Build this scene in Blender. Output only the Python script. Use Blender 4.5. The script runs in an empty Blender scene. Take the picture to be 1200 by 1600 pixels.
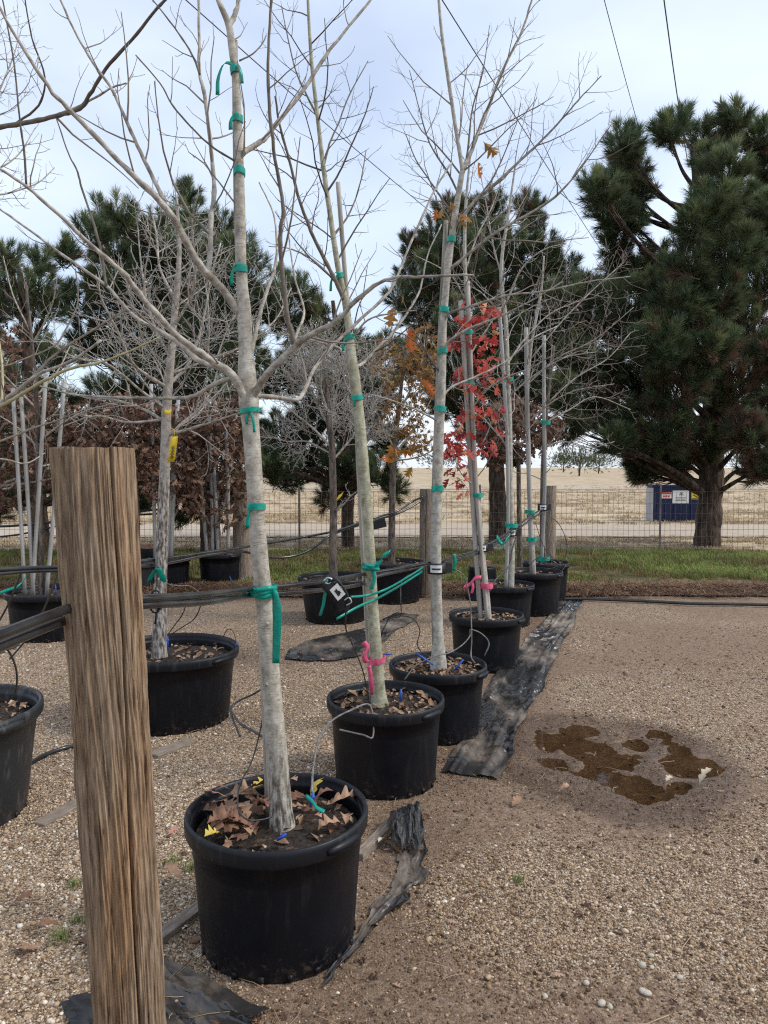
import bpy, math, random
import numpy as np
from mathutils import Vector, Matrix, Euler
R = math.radians
scene = bpy.context.scene
col = scene.collection

# ------------------------------------------------------------------ camera
CAM_H, F_PX, PITCH = 1.60, 1202.0, R(3.43)
cd = bpy.data.cameras.new('camera'); cam = bpy.data.objects.new('camera', cd); col.objects.link(cam)
cam.location = (0, 0, CAM_H); cam.rotation_euler = (math.pi/2 - PITCH, 0, 0)
cd.sensor_fit = 'VERTICAL'; cd.sensor_height = 24.0; cd.lens = 24.0*F_PX/1600.0
cd.clip_start = 0.05; cd.clip_end = 3000
scene.camera = cam
scene.view_settings.view_transform = 'Standard'; scene.view_settings.look = 'None'
scene.view_settings.gamma = 1.0; scene.view_settings.use_curve_mapping = False
scene.view_settings.exposure = 0.80

scene.render.engine = 'CYCLES'; scene.cycles.use_denoising = False; scene.cycles.filter_width = 1.2; scene.cycles.max_bounces = 6; scene.cycles.diffuse_bounces = 3; scene.cycles.sample_clamp_indirect = 4.0

# ------------------------------------------------------------------ sky and sun
SUN_EL, SUN_AZ = R(46), R(98)          # azimuth clockwise from +Y (ahead), towards +X (right)
w = bpy.data.worlds.new('World'); scene.world = w; w.use_nodes = True
nt = w.node_tree; N = nt.nodes; L = nt.links
for n in list(N): N.remove(n)
wo = N.new('ShaderNodeOutputWorld'); bg = N.new('ShaderNodeBackground'); bg.inputs['Strength'].default_value = 0.115
sky = N.new('ShaderNodeTexSky'); sky.sky_type = 'NISHITA'; sky.sun_disc = False
sky.sun_elevation = SUN_EL; sky.sun_rotation = SUN_AZ; sky.air_density = 1.0; sky.dust_density = 1.5; sky.ozone_density = 1.5
tc = N.new('ShaderNodeTexCoord'); mp = N.new('ShaderNodeMapping'); mp.inputs['Scale'].default_value = (1.0, 0.7, 2.4)
mp.inputs['Rotation'].default_value = (0.3, 0.2, 0.5)
nz = N.new('ShaderNodeTexNoise'); nz.inputs['Scale'].default_value = 1.7; nz.inputs['Detail'].default_value = 5; nz.inputs['Roughness'].default_value = 0.5
rp = N.new('ShaderNodeValToRGB'); rp.color_ramp.elements[0].position = 0.32; rp.color_ramp.elements[0].color = (0.38,)*3+(1,)
rp.color_ramp.elements[1].position = 0.72; rp.color_ramp.elements[1].color = (0.90,)*3+(1,)
mx = N.new('ShaderNodeMix'); mx.data_type = 'RGBA'; mx.inputs['B'].default_value = (5.6, 6.1, 6.95, 1)
L.new(tc.outputs['Generated'], mp.inputs['Vector']); L.new(mp.outputs[0], nz.inputs['Vector'])
L.new(nz.outputs['Fac'], rp.inputs[0]); L.new(rp.outputs[0], mx.inputs['Factor'])
L.new(sky.outputs[0], mx.inputs['A']); L.new(mx.outputs['Result'], bg.inputs['Color']); L.new(bg.outputs[0], wo.inputs[0])
sd = bpy.data.lights.new('sun', 'SUN'); sd.energy = 1.5; sd.angle = R(10); sd.color = (1.0, 0.95, 0.87)
sun = bpy.data.objects.new('sun', sd); col.objects.link(sun)
sv = Vector((math.sin(SUN_AZ)*math.cos(SUN_EL), math.cos(SUN_AZ)*math.cos(SUN_EL), math.sin(SUN_EL)))
sun.rotation_euler = sv.to_track_quat('Z', 'Y').to_euler(); sun.location = (0, 0, 30)

# ------------------------------------------------------------------ helpers
random.seed(7); np.random.seed(7)
CP, SP = math.cos(PITCH), math.sin(PITCH)
def W(px, py, d):                       # survey helper: the place seen at photo point (px, py), d metres ahead
    a, b = (px-600)/F_PX, -(py-800)/F_PX
    v = Vector((a, b*SP+CP, b*CP-SP)); t = d/v.y
    return Vector((0, 0, CAM_H)) + v*t
def G(px, py, z=0.0):                   # the same on the level z
    a, b = (px-600)/F_PX, -(py-800)/F_PX
    v = Vector((a, b*SP+CP, b*CP-SP)); t = (z-CAM_H)/v.z
    return Vector((0, 0, CAM_H)) + v*t
def PX(wpx, d): return wpx*d/F_PX
def tag(o, label=None, cat=None, group=None, kind=None):
    if label: o['label'] = label
    if cat: o['category'] = cat
    if group: o['group'] = group
    if kind: o['kind'] = kind
    return o
def empty(name, loc, label, cat, group=None, rz=0.0):
    o = bpy.data.objects.new(name, None); col.objects.link(o); o.location = loc; o.rotation_euler = (0, 0, rz)
    o.empty_display_size = 0.1
    return tag(o, label, cat, group)
def nrm(v):
    l = v.length
    return v/l if l > 1e-9 else Vector((0, 0, 1))

class MB:
    def __init__(s): s.v = []; s.f = []
    def quad(s, *p):
        i = len(s.v); s.v += [tuple(q) for q in p]; s.f.append(tuple(range(i, i+len(p))))
    def box(s, c, d, rz=0.0, rot=None):
        M = rot if rot is not None else Matrix.Rotation(rz, 3, 'Z')
        i = len(s.v); c = Vector(c)
        for x in (-1, 1):
            for y in (-1, 1):
                for z in (-1, 1):
                    s.v.append(tuple(c + M @ Vector((x*d[0]/2, y*d[1]/2, z*d[2]/2))))
        for q in ((0,1,3,2),(4,6,7,5),(0,4,5,1),(2,3,7,6),(0,2,6,4),(1,5,7,3)): s.f.append(tuple(i+k for k in q))
    def tube(s, pts, rad, n=6, cap=True):
        pts = [Vector(p) for p in pts]; m = len(pts)
        if m < 2: return
        t0 = nrm(pts[1]-pts[0]); up = Vector((0, 0, 1)) if abs(t0.z) < 0.9 else Vector((1, 0, 0))
        u = nrm(t0.cross(up)); base = len(s.v); pt = t0
        cs = [(math.cos(2*math.pi*k/n), math.sin(2*math.pi*k/n)) for k in range(n)]
        for i in range(m):
            t = nrm(pts[min(i+1, m-1)]-pts[max(i-1, 0)])
            u = nrm(u - t*u.dot(t)); v = t.cross(u); r = rad[i] if hasattr(rad, '__len__') else rad
            p = pts[i]
            for c, q in cs:
                s.v.append((p.x+(u.x*c+v.x*q)*r, p.y+(u.y*c+v.y*q)*r, p.z+(u.z*c+v.z*q)*r))
        for i in range(m-1):
            a = base+i*n; b = a+n
            for k in range(n):
                k2 = (k+1) % n
                s.f.append((a+k, a+k2, b+k2, b+k))
        if cap:
            s.f.append(tuple(base+k for k in range(n-1, -1, -1))); e = base+(m-1)*n
            s.f.append(tuple(e+k for k in range(n)))
    def ribbon(s, pts, wid, side, th=0.0006):
        pts = [Vector(p) for p in pts]; b = len(s.v); m = len(pts)
        for i, p in enumerate(pts):
            sd_ = side[i] if isinstance(side, list) else side
            wv = nrm(Vector(sd_))*(wid[i] if hasattr(wid, '__len__') else wid)/2
            t = nrm(pts[min(i+1, m-1)]-pts[max(i-1, 0)]); nn = nrm(t.cross(wv))*th
            for q in (p-wv-nn, p+wv-nn, p+wv+nn, p-wv+nn): s.v.append(tuple(q))
        for i in range(m-1):
            a = b+4*i; c = a+4
            for k in range(4): s.f.append((a+k, a+(k+1) % 4, c+(k+1) % 4, c+k))
        s.f.append((b+3, b+2, b+1, b)); e = b+4*(m-1); s.f.append((e, e+1, e+2, e+3))
    def lathe(s, prof, n=48, c=(0, 0, 0), wob=None):
        b = len(s.v); m = len(prof)
        for r, z in prof:
            for k in range(n):
                a = 2*math.pi*k/n; rr = r*(wob(a, z) if wob else 1)
                s.v.append((c[0]+rr*math.cos(a), c[1]+rr*math.sin(a), c[2]+z))
        for i in range(m-1):
            for k in range(n):
                k2 = (k+1) % n; s.f.append((b+i*n+k, b+i*n+k2, b+(i+1)*n+k2, b+(i+1)*n+k))
    def build(s, name, m, parent=None, smooth=True):
        me = bpy.data.meshes.new(name); me.from_pydata(s.v, [], s.f)
        if smooth: me.polygons.foreach_set('use_smooth', [True]*len(me.polygons))
        if m: me.materials.append(m)
        o = bpy.data.objects.new(name, me); col.objects.link(o)
        if parent:
            o.parent = parent
            o.matrix_parent_inverse = (Matrix.Translation(parent.location) @ parent.rotation_euler.to_matrix().to_4x4()).inverted() if parent.type == 'EMPTY' else Matrix.Identity(4)
        return o

def catmull(P, sub=6):
    P = [Vector(p) for p in P]
    if len(P) < 3: return [P[0].lerp(P[-1], i/sub) for i in range(sub+1)]
    Q = [P[0]*2-P[1]] + P + [P[-1]*2-P[-2]]; out = []
    for i in range(1, len(Q)-2):
        a, b, c, d = Q[i-1:i+3]
        for k in range(sub):
            t = k/sub
            out.append(0.5*((2*b)+(c-a)*t+(2*a-5*b+4*c-d)*t*t+(3*b-a-3*c+d)*t*t*t))
    out.append(P[-1]); return out
def lerpn(vals, n):
    xs = np.linspace(0, len(vals)-1, n); return list(np.interp(xs, range(len(vals)), vals))

# value noise on numpy arrays
_tab = np.random.RandomState(3).rand(256, 256)
def vnoise(x, y, s=0):
    x = np.asarray(x, float)+s*17.3; y = np.asarray(y, float)+s*9.7
    xi = np.floor(x).astype(int); yi = np.floor(y).astype(int); fx = x-xi; fy = y-yi
    fx = fx*fx*(3-2*fx); fy = fy*fy*(3-2*fy); g = lambda a, b: _tab[a % 256, b % 256]
    return (g(xi, yi)*(1-fx)+g(xi+1, yi)*fx)*(1-fy)+(g(xi, yi+1)*(1-fx)+g(xi+1, yi+1)*fx)*fy
def fbm(x, y, o=4, s=0):
    t = 0; a = 0.5; tot = 0
    for k in range(o):
        t = t+a*vnoise(np.asarray(x)*2**k, np.asarray(y)*2**k, s+k); tot += a; a *= 0.5
    return t/tot

# ------------------------------------------------------------------ materials
def nodes(name):
    m = bpy.data.materials.new(name); m.use_nodes = True
    nt = m.node_tree; return m, nt.nodes, nt.links, nt.nodes['Principled BSDF']
def ramp(N, stops):
    r = N.new('ShaderNodeValToRGB'); e = r.color_ramp.elements
    while len(e) > 1: e.remove(e[-1])
    e[0].position = stops[0][0]; e[0].color = tuple(stops[0][1])+(1,)
    for p, c in stops[1:]:
        q = e.new(p); q.color = tuple(c)+(1,)
    return r
def noisy(name, stops, scale=10, rough=0.7, bump=0.0, bscale=None, stretch=(1, 1, 1), detail=6, coord='Object', spec=0.3, rrange=0.0, metal=0.0, dist=0.01):
    m, N, L, B = nodes(name)
    t = N.new('ShaderNodeTexCoord'); mp = N.new('ShaderNodeMapping'); mp.inputs['Scale'].default_value = stretch
    L.new(t.outputs[coord], mp.inputs[0])
    n = N.new('ShaderNodeTexNoise'); n.inputs['Scale'].default_value = scale; n.inputs['Detail'].default_value = detail; n.inputs['Roughness'].default_value = 0.6
    L.new(mp.outputs[0], n.inputs['Vector'])
    r = ramp(N, stops); L.new(n.outputs['Fac'], r.inputs[0]); L.new(r.outputs[0], B.inputs['Base Color'])
    B.inputs['Roughness'].default_value = rough; B.inputs['Specular IOR Level'].default_value = spec; B.inputs['Metallic'].default_value = metal
    if rrange:
        mr = N.new('ShaderNodeMapRange'); mr.inputs['From Min'].default_value = 0.3; mr.inputs['From Max'].default_value = 0.7
        mr.inputs['To Min'].default_value = rough-rrange; mr.inputs['To Max'].default_value = min(1, rough+rrange)
        L.new(n.outputs['Fac'], mr.inputs['Value']); L.new(mr.outputs[0], B.inputs['Roughness'])
    if bump:
        n2 = N.new('ShaderNodeTexNoise'); n2.inputs['Scale'].default_value = bscale or scale*2; n2.inputs['Detail'].default_value = 5
        L.new(mp.outputs[0], n2.inputs['Vector'])
        b = N.new('ShaderNodeBump'); b.inputs['Strength'].default_value = bump; b.inputs['Distance'].default_value = dist
        L.new(n2.outputs['Fac'], b.inputs['Height']); L.new(b.outputs[0], B.inputs['Normal'])
    return m
def inst_mat(name, stops, rough=0.7, trans=0.0, spec=0.3, attr=None, rnd=0.0):
    """per-piece colour: the piece's own 'tint' value, or a random one"""
    m, N, L, B = nodes(name)
    r = ramp(N, stops)
    if attr:
        a = N.new('ShaderNodeAttribute'); a.attribute_type = 'INSTANCER'; a.attribute_name = attr
        L.new(a.outputs['Fac'], r.inputs[0])
    else:
        a = N.new('ShaderNodeObjectInfo'); L.new(a.outputs['Random'], r.inputs[0])
    L.new(r.outputs[0], B.inputs['Base Color']); B.inputs['Roughness'].default_value = rough; B.inputs['Specular IOR Level'].default_value = spec
    if trans:
        t = N.new('ShaderNodeBsdfTranslucent'); L.new(r.outputs[0], t.inputs['Color'])
        mx = N.new('ShaderNodeMixShader'); mx.inputs[0].default_value = trans
        L.new(B.outputs[0], mx.inputs[1]); L.new(t.outputs[0], mx.inputs[2]); L.new(mx.outputs[0], N['Material Output'].inputs[0])
    return m

def bark_smooth(name, c_lo, c_mid, c_hi, flake_z=0.0, flake_h=0.25, dark=(0.10, 0.075, 0.055)):
    """pale smooth bark with short horizontal scars; below flake_z it breaks into flakes"""
    m, N, L, B = nodes(name)
    g = N.new('ShaderNodeNewGeometry'); t = N.new('ShaderNodeTexCoord')
    mp = N.new('ShaderNodeMapping'); mp.inputs['Scale'].default_value = (1, 1, 0.9); L.new(t.outputs['Object'], mp.inputs[0])
    n = N.new('ShaderNodeTexNoise'); n.inputs['Scale'].default_value = 26; n.inputs['Detail'].default_value = 10; n.inputs['Roughness'].default_value = 0.72; L.new(mp.outputs[0], n.inputs['Vector'])
    r = ramp(N, [(0.34, c_lo), (0.5, c_mid), (0.64, c_hi)]); L.new(n.outputs['Fac'], r.inputs[0])
    mp2 = N.new('ShaderNodeMapping'); mp2.inputs['Scale'].default_value = (22, 22, 130); L.new(t.outputs['Object'], mp2.inputs[0])
    n2 = N.new('ShaderNodeTexNoise'); n2.inputs['Scale'].default_value = 1.6; n2.inputs['Detail'].default_value = 3; L.new(mp2.outputs[0], n2.inputs['Vector'])
    r2 = ramp(N, [(0.58, (0, 0, 0)), (0.66, (1, 1, 1))]); L.new(n2.outputs['Fac'], r2.inputs[0])
    mx = N.new('ShaderNodeMix'); mx.data_type = 'RGBA'; mx.inputs['B'].default_value = (0.16, 0.135, 0.105, 1)
    k = N.new('ShaderNodeMath'); k.operation = 'MULTIPLY'; k.inputs[1].default_value = 0.5; L.new(r2.outputs[0], k.inputs[0])
    L.new(k.outputs[0], mx.inputs['Factor']); L.new(r.outputs[0], mx.inputs['A'])
    # flaky foot
    mp3 = N.new('ShaderNodeMapping'); mp3.inputs['Scale'].default_value = (75, 75, 22); L.new(t.outputs['Object'], mp3.inputs[0])
    vo = N.new('ShaderNodeTexNoise'); vo.inputs['Scale'].default_value = 1.0; vo.inputs['Detail'].default_value = 4; L.new(mp3.outputs[0], vo.inputs['Vector'])
    r3 = ramp(N, [(0.40, dark), (0.50, tuple(x*0.75 for x in c_mid)), (0.60, tuple(x*0.9 for x in c_hi))]); L.new(vo.outputs['Fac'], r3.inputs[0])
    sx = N.new('ShaderNodeSeparateXYZ'); L.new(g.outputs['Position'], sx.inputs[0])
    mr = N.new('ShaderNodeMapRange'); mr.inputs['From Min'].default_value = flake_z+flake_h; mr.inputs['From Max'].default_value = flake_z
    ad = N.new('ShaderNodeMath'); ad.operation = 'MULTIPLY_ADD'; ad.inputs[1].default_value = 0.5; L.new(n.outputs['Fac'], ad.inputs[0]); L.new(sx.outputs['Z'], ad.inputs[2])
    L.new(ad.outputs[0], mr.inputs['Value'])
    mx2 = N.new('ShaderNodeMix'); mx2.data_type = 'RGBA'; L.new(mr.outputs[0], mx2.inputs['Factor']); L.new(mx.outputs['Result'], mx2.inputs['A']); L.new(r3.outputs[0], mx2.inputs['B'])
    L.new(mx2.outputs['Result'], B.inputs['Base Color'])
    B.inputs['Roughness'].default_value = 0.75; B.inputs['Specular IOR Level'].default_value = 0.25
    hm = N.new('ShaderNodeMath'); hm.operation = 'MULTIPLY'; L.new(vo.outputs['Fac'], hm.inputs[0]); L.new(mr.outputs[0], hm.inputs[1])
    hs = N.new('ShaderNodeMath'); hs.operation = 'MULTIPLY_ADD'; hs.inputs[1].default_value = -0.06; L.new(r2.outputs[0], hs.inputs[0]); L.new(hm.outputs[0], hs.inputs[2])
    b = N.new('ShaderNodeBump'); b.inputs['Strength'].default_value = 0.7; b.inputs['Distance'].default_value = 0.012
    L.new(hs.outputs[0], b.inputs['Height']); L.new(b.outputs[0], B.inputs['Normal'])
    return m

def wood_mat(name, stops, rings=26):
    """weathered post: long vertical grain"""
    m, N, L, B = nodes(name)
    t = N.new('ShaderNodeTexCoord'); mp = N.new('ShaderNodeMapping'); mp.inputs['Scale'].default_value = (rings*3.2, rings*3.2, 7.5); L.new(t.outputs['Object'], mp.inputs[0])
    n = N.new('ShaderNodeTexNoise'); n.inputs['Scale'].default_value = 1.6; n.inputs['Detail'].default_value = 8; n.inputs['Roughness'].default_value = 0.62; L.new(mp.outputs[0], n.inputs['Vector'])
    mp2 = N.new('ShaderNodeMapping'); mp2.inputs['Scale'].default_value = (9, 9, 1.5); L.new(t.outputs['Object'], mp2.inputs[0])
    n2 = N.new('ShaderNodeTexNoise'); n2.inputs['Scale'].default_value = 1.3; n2.inputs['Detail'].default_value = 3; L.new(mp2.outputs[0], n2.inputs['Vector'])
    r = ramp(N, stops); L.new(n.outputs['Fac'], r.inputs[0])
    r2 = ramp(N, [(0.35, (0.80, 0.79, 0.78)), (0.5, (0.95, 0.92, 0.88)), (0.68, (1.02, 0.86, 0.70))]); L.new(n2.outputs['Fac'], r2.inputs[0])
    mx = N.new('ShaderNodeMix'); mx.data_type = 'RGBA'; mx.blend_type = 'MULTIPLY'; mx.inputs['Factor'].default_value = 1
    L.new(r.outputs[0], mx.inputs['A']); L.new(r2.outputs[0], mx.inputs['B']); L.new(mx.outputs['Result'], B.inputs['Base Color'])
    B.inputs['Roughness'].default_value = 0.8; B.inputs['Specular IOR Level'].default_value = 0.2
    b = N.new('ShaderNodeBump'); b.inputs['Strength'].default_value = 0.8; b.inputs['Distance'].default_value = 0.006
    L.new(n.outputs['Fac'], b.inputs['Height']); L.new(b.outputs[0], B.inputs['Normal'])
    return m

M = {}
M['bark1'] = bark_smooth('pale grey bark', (0.20, 0.175, 0.135), (0.36, 0.33, 0.275), (0.50, 0.47, 0.41), 0.70, 0.30)
M['bark2'] = bark_smooth('grey green bark', (0.17, 0.165, 0.10), (0.31, 0.30, 0.21), (0.43, 0.42, 0.33), 0.30, 0.12)
M['bark3'] = bark_smooth('grey bark with dark foot', (0.20, 0.185, 0.15), (0.36, 0.34, 0.29), (0.49, 0.47, 0.42), 0.20, 0.12, (0.04, 0.032, 0.026))
M['bark_flaky'] = bark_smooth('flaky grey brown bark', (0.20, 0.17, 0.14), (0.33, 0.29, 0.25), (0.47, 0.44, 0.40), 1.65, 0.25)
M['bark_rough'] = noisy('dark ridged bark', [(0.35, (0.045, 0.035, 0.028)), (0.6, (0.17, 0.135, 0.11))], 40, 0.9, 0.9, 45, (1, 1, 0.25), dist=0.02)
M['bark_pine'] = noisy('pine bark', [(0.35, (0.018, 0.012, 0.009)), (0.52, (0.075, 0.05, 0.036)), (0.7, (0.15, 0.11, 0.085))], 14, 0.95, 1.0, 18, (1, 1, 0.35), dist=0.05)
M['branch'] = noisy('pale branch bark', [(0.34, (0.17, 0.145, 0.115)), (0.5, (0.31, 0.28, 0.235)), (0.66, (0.47, 0.44, 0.39))], 30, 0.75, 0.5, 60, detail=9)
M['branch_dark'] = noisy('brown branch bark', [(0.3, (0.08, 0.065, 0.05)), (0.7, (0.20, 0.17, 0.135))], 25, 0.75, 0.2)
M['branch_olive'] = noisy('olive young bark', [(0.3, (0.30, 0.26, 0.13)), (0.7, (0.50, 0.45, 0.27))], 25, 0.7, 0.2)
M['twig'] = noisy('twig bark', [(0.3, (0.13, 0.105, 0.085)), (0.7, (0.30, 0.26, 0.22))], 8, 0.8)
M['twig_dark'] = noisy('dark twig bark', [(0.3, (0.06, 0.045, 0.036)), (0.7, (0.15, 0.12, 0.10))], 8, 0.8)
M['twig_pale'] = noisy('pale twig bark', [(0.3, (0.22, 0.20, 0.17)), (0.7, (0.46, 0.43, 0.39))], 8, 0.8)
M['post'] = wood_mat('weathered post wood', [(0.30, (0.045, 0.030, 0.020)), (0.41, (0.19, 0.132, 0.088)), (0.55, (0.30, 0.22, 0.148)), (0.72, (0.43, 0.34, 0.25))])
M['post_grey'] = wood_mat('grey post wood', [(0.30, (0.06, 0.05, 0.04)), (0.45, (0.20, 0.165, 0.135)), (0.7, (0.38, 0.33, 0.28))])
M['endgrain'] = noisy('post end grain', [(0.3, (0.16, 0.11, 0.07)), (0.7, (0.36, 0.27, 0.18))], 60, 0.9, 0.4)
M['plank'] = noisy('grey plank', [(0.3, (0.13, 0.10, 0.075)), (0.7, (0.30, 0.25, 0.20))], 18, 0.85, 0.5, 30, (1, 6, 6))
def pot_material(name, base, dust):
    m, N, L, B = nodes(name)
    t = N.new('ShaderNodeTexCoord')
    n = N.new('ShaderNodeTexNoise'); n.inputs['Scale'].default_value = 9; n.inputs['Detail'].default_value = 8; n.inputs['Roughness'].default_value = 0.65
    L.new(t.outputs['Object'], n.inputs['Vector'])
    mp = N.new('ShaderNodeMapping'); mp.inputs['Scale'].default_value = (14, 14, 2.5); mp.inputs['Rotation'].default_value = (0.2, 0.1, 0); L.new(t.outputs['Object'], mp.inputs[0])
    n2 = N.new('ShaderNodeTexNoise'); n2.inputs['Scale'].default_value = 2.2; n2.inputs['Detail'].default_value = 6; L.new(mp.outputs[0], n2.inputs['Vector'])
    r = ramp(N, [(0.55, base), (0.85, dust)]); L.new(n2.outputs['Fac'], r.inputs[0])
    gm = N.new('ShaderNodeNewGeometry'); sp_ = N.new('ShaderNodeSeparateXYZ'); L.new(gm.outputs['Position'], sp_.inputs[0])
    n3 = N.new('ShaderNodeTexNoise'); n3.inputs['Scale'].default_value = 34; n3.inputs['Detail'].default_value = 8; n3.inputs['Roughness'].default_value = 0.75; L.new(t.outputs['Object'], n3.inputs['Vector'])
    zf = N.new('ShaderNodeMapRange'); zf.inputs['From Min'].default_value = 0.0; zf.inputs['From Max'].default_value = 0.22; zf.inputs['To Min'].default_value = 0.22; zf.inputs['To Max'].default_value = 0.0; L.new(sp_.outputs['Z'], zf.inputs['Value'])
    ad = N.new('ShaderNodeMath'); ad.operation = 'ADD'; L.new(n3.outputs['Fac'], ad.inputs[0]); L.new(zf.outputs[0], ad.inputs[1])
    rs = ramp(N, [(0.70, (0, 0, 0)), (0.98, (1, 1, 1))]); L.new(ad.outputs[0], rs.inputs[0])
    mxs = N.new('ShaderNodeMix'); mxs.data_type = 'RGBA'; mxs.inputs['B'].default_value = (0.10, 0.072, 0.050, 1); L.new(rs.outputs[0], mxs.inputs['Factor']); L.new(r.outputs[0], mxs.inputs['A']); L.new(mxs.outputs['Result'], B.inputs['Base Color'])
    mr = N.new('ShaderNodeMapRange'); mr.inputs['From Min'].default_value = 0.3; mr.inputs['From Max'].default_value = 0.7; mr.inputs['To Min'].default_value = 0.34; mr.inputs['To Max'].default_value = 0.58
    L.new(n.outputs['Fac'], mr.inputs['Value']); L.new(mr.outputs[0], B.inputs['Roughness'])
    B.inputs['Specular IOR Level'].default_value = 0.26
    b = N.new('ShaderNodeBump'); b.inputs['Strength'].default_value = 0.12; b.inputs['Distance'].default_value = 0.01; L.new(n.outputs['Fac'], b.inputs['Height']); L.new(b.outputs[0], B.inputs['Normal'])
    return m
M['pot'] = pot_material('black nursery plastic', (0.0028, 0.0035, 0.0062), (0.017, 0.0165, 0.017))
M['pot_rim'] = pot_material('black plastic with painted rim highlight', (0.008, 0.009, 0.012), (0.04, 0.04, 0.04))  # lighter than the wall: the rim's highlight is put into the colour
M['pot_grey'] = pot_material('scuffed dark grey plastic', (0.020, 0.021, 0.023), (0.11, 0.11, 0.105))
M['soil'] = noisy('potting soil', [(0.3, (0.012, 0.009, 0.007)), (0.6, (0.045, 0.033, 0.025)), (0.75, (0.12, 0.095, 0.07))], 60, 0.95, 1.0, 70, dist=0.02)
M['pipe'] = noisy('black poly pipe', [(0.4, (0.013, 0.013, 0.014)), (0.7, (0.045, 0.045, 0.045))], 6, 0.22, 0.0, spec=0.5)
M['tube'] = noisy('black drip tubing', [(0.4, (0.015, 0.015, 0.015)), (0.7, (0.04, 0.04, 0.04))], 30, 0.45, spec=0.45)
M['tube_grey'] = noisy('grey drip tubing', [(0.4, (0.10, 0.095, 0.09)), (0.7, (0.24, 0.23, 0.22))], 30, 0.5, spec=0.4)
M['blue'] = noisy('blue plastic', [(0.4, (0.02, 0.07, 0.35)), (0.7, (0.04, 0.12, 0.5))], 30, 0.4)
def film(name, c, trans):
    m, N, L, B = nodes(name)
    t = N.new('ShaderNodeTexCoord'); n = N.new('ShaderNodeTexNoise'); n.inputs['Scale'].default_value = 40; L.new(t.outputs['Object'], n.inputs['Vector'])
    r = ramp(N, [(0.3, tuple(x*0.75 for x in c)), (0.7, c)]); L.new(n.outputs['Fac'], r.inputs[0]); L.new(r.outputs[0], B.inputs['Base Color'])
    B.inputs['Roughness'].default_value = 0.32
    b = N.new('ShaderNodeBump'); b.inputs['Strength'].default_value = 0.25; b.inputs['Distance'].default_value = 0.01; L.new(n.outputs['Fac'], b.inputs['Height']); L.new(b.outputs[0], B.inputs['Normal'])
    tr = N.new('ShaderNodeBsdfTranslucent'); L.new(r.outputs[0], tr.inputs['Color']); mx = N.new('ShaderNodeMixShader'); mx.inputs[0].default_value = trans
    L.new(B.outputs[0], mx.inputs[1]); L.new(tr.outputs[0], mx.inputs[2]); L.new(mx.outputs[0], N['Material Output'].inputs[0])
    return m
M['tape'] = film('green tie tape', (0.0, 0.37, 0.28), 0.3)
M['pink'] = film('pink flagging tape', (0.80, 0.12, 0.25), 0.3)
M['yellow'] = noisy('yellow tag', [(0.3, (0.66, 0.45, 0.02)), (0.7, (0.75, 0.55, 0.04))], 10, 0.5)
M['white'] = noisy('white label', [(0.3, (0.6, 0.6, 0.57)), (0.7, (0.74, 0.74, 0.71))], 30, 0.5)
M['black'] = noisy('black webbing', [(0.3, (0.010, 0.010, 0.011)), (0.7, (0.03, 0.03, 0.03))], 80, 0.6)
M['metal'] = noisy('galvanised metal', [(0.3, (0.35, 0.35, 0.35)), (0.7, (0.55, 0.55, 0.54))], 40, 0.4, metal=0.8)
M['stake'] = noisy('silvery stake', [(0.3, (0.20, 0.19, 0.17)), (0.7, (0.38, 0.37, 0.35))], 12, 0.55, 0.2, 40, (1, 1, 0.2))
M['stake_wood'] = noisy('grey split stake', [(0.3, (0.15, 0.13, 0.11)), (0.5, (0.32, 0.29, 0.25)), (0.7, (0.44, 0.41, 0.37))], 30, 0.85, 0.6, 40, (1, 1, 0.08))
M['wire'] = noisy('fence wire', [(0.3, (0.13, 0.115, 0.10)), (0.7, (0.22, 0.195, 0.17))], 4, 0.5, metal=0.2)
M['cable'] = noisy('overhead cable', [(0.3, (0.05, 0.05, 0.055)), (0.7, (0.09, 0.09, 0.095))], 2, 0.6)
M['brick'] = noisy('brick', [(0.3, (0.24, 0.13, 0.085)), (0.7, (0.42, 0.27, 0.19))], 60, 0.9, 0.5)
M['dumpster'] = noisy('navy blue paint', [(0.3, (0.004, 0.008, 0.038)), (0.7, (0.007, 0.014, 0.06))], 3, 0.5)
M['grey_paint'] = noisy('grey paint', [(0.3, (0.30, 0.29, 0.30)), (0.7, (0.40, 0.39, 0.40))], 3, 0.6)
M['sign_red'] = noisy('red print', [(0.3, (0.45, 0.03, 0.03)), (0.7, (0.5, 0.05, 0.04))], 5, 0.6)
M['sign_yellow'] = noisy('yellow print', [(0.3, (0.72, 0.47, 0.03)), (0.7, (0.78, 0.55, 0.05))], 5, 0.6)
M['stone'] = noisy('white stone', [(0.3, (0.33, 0.28, 0.21)), (0.7, (0.58, 0.53, 0.45))], 30, 0.8, 0.3)

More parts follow.
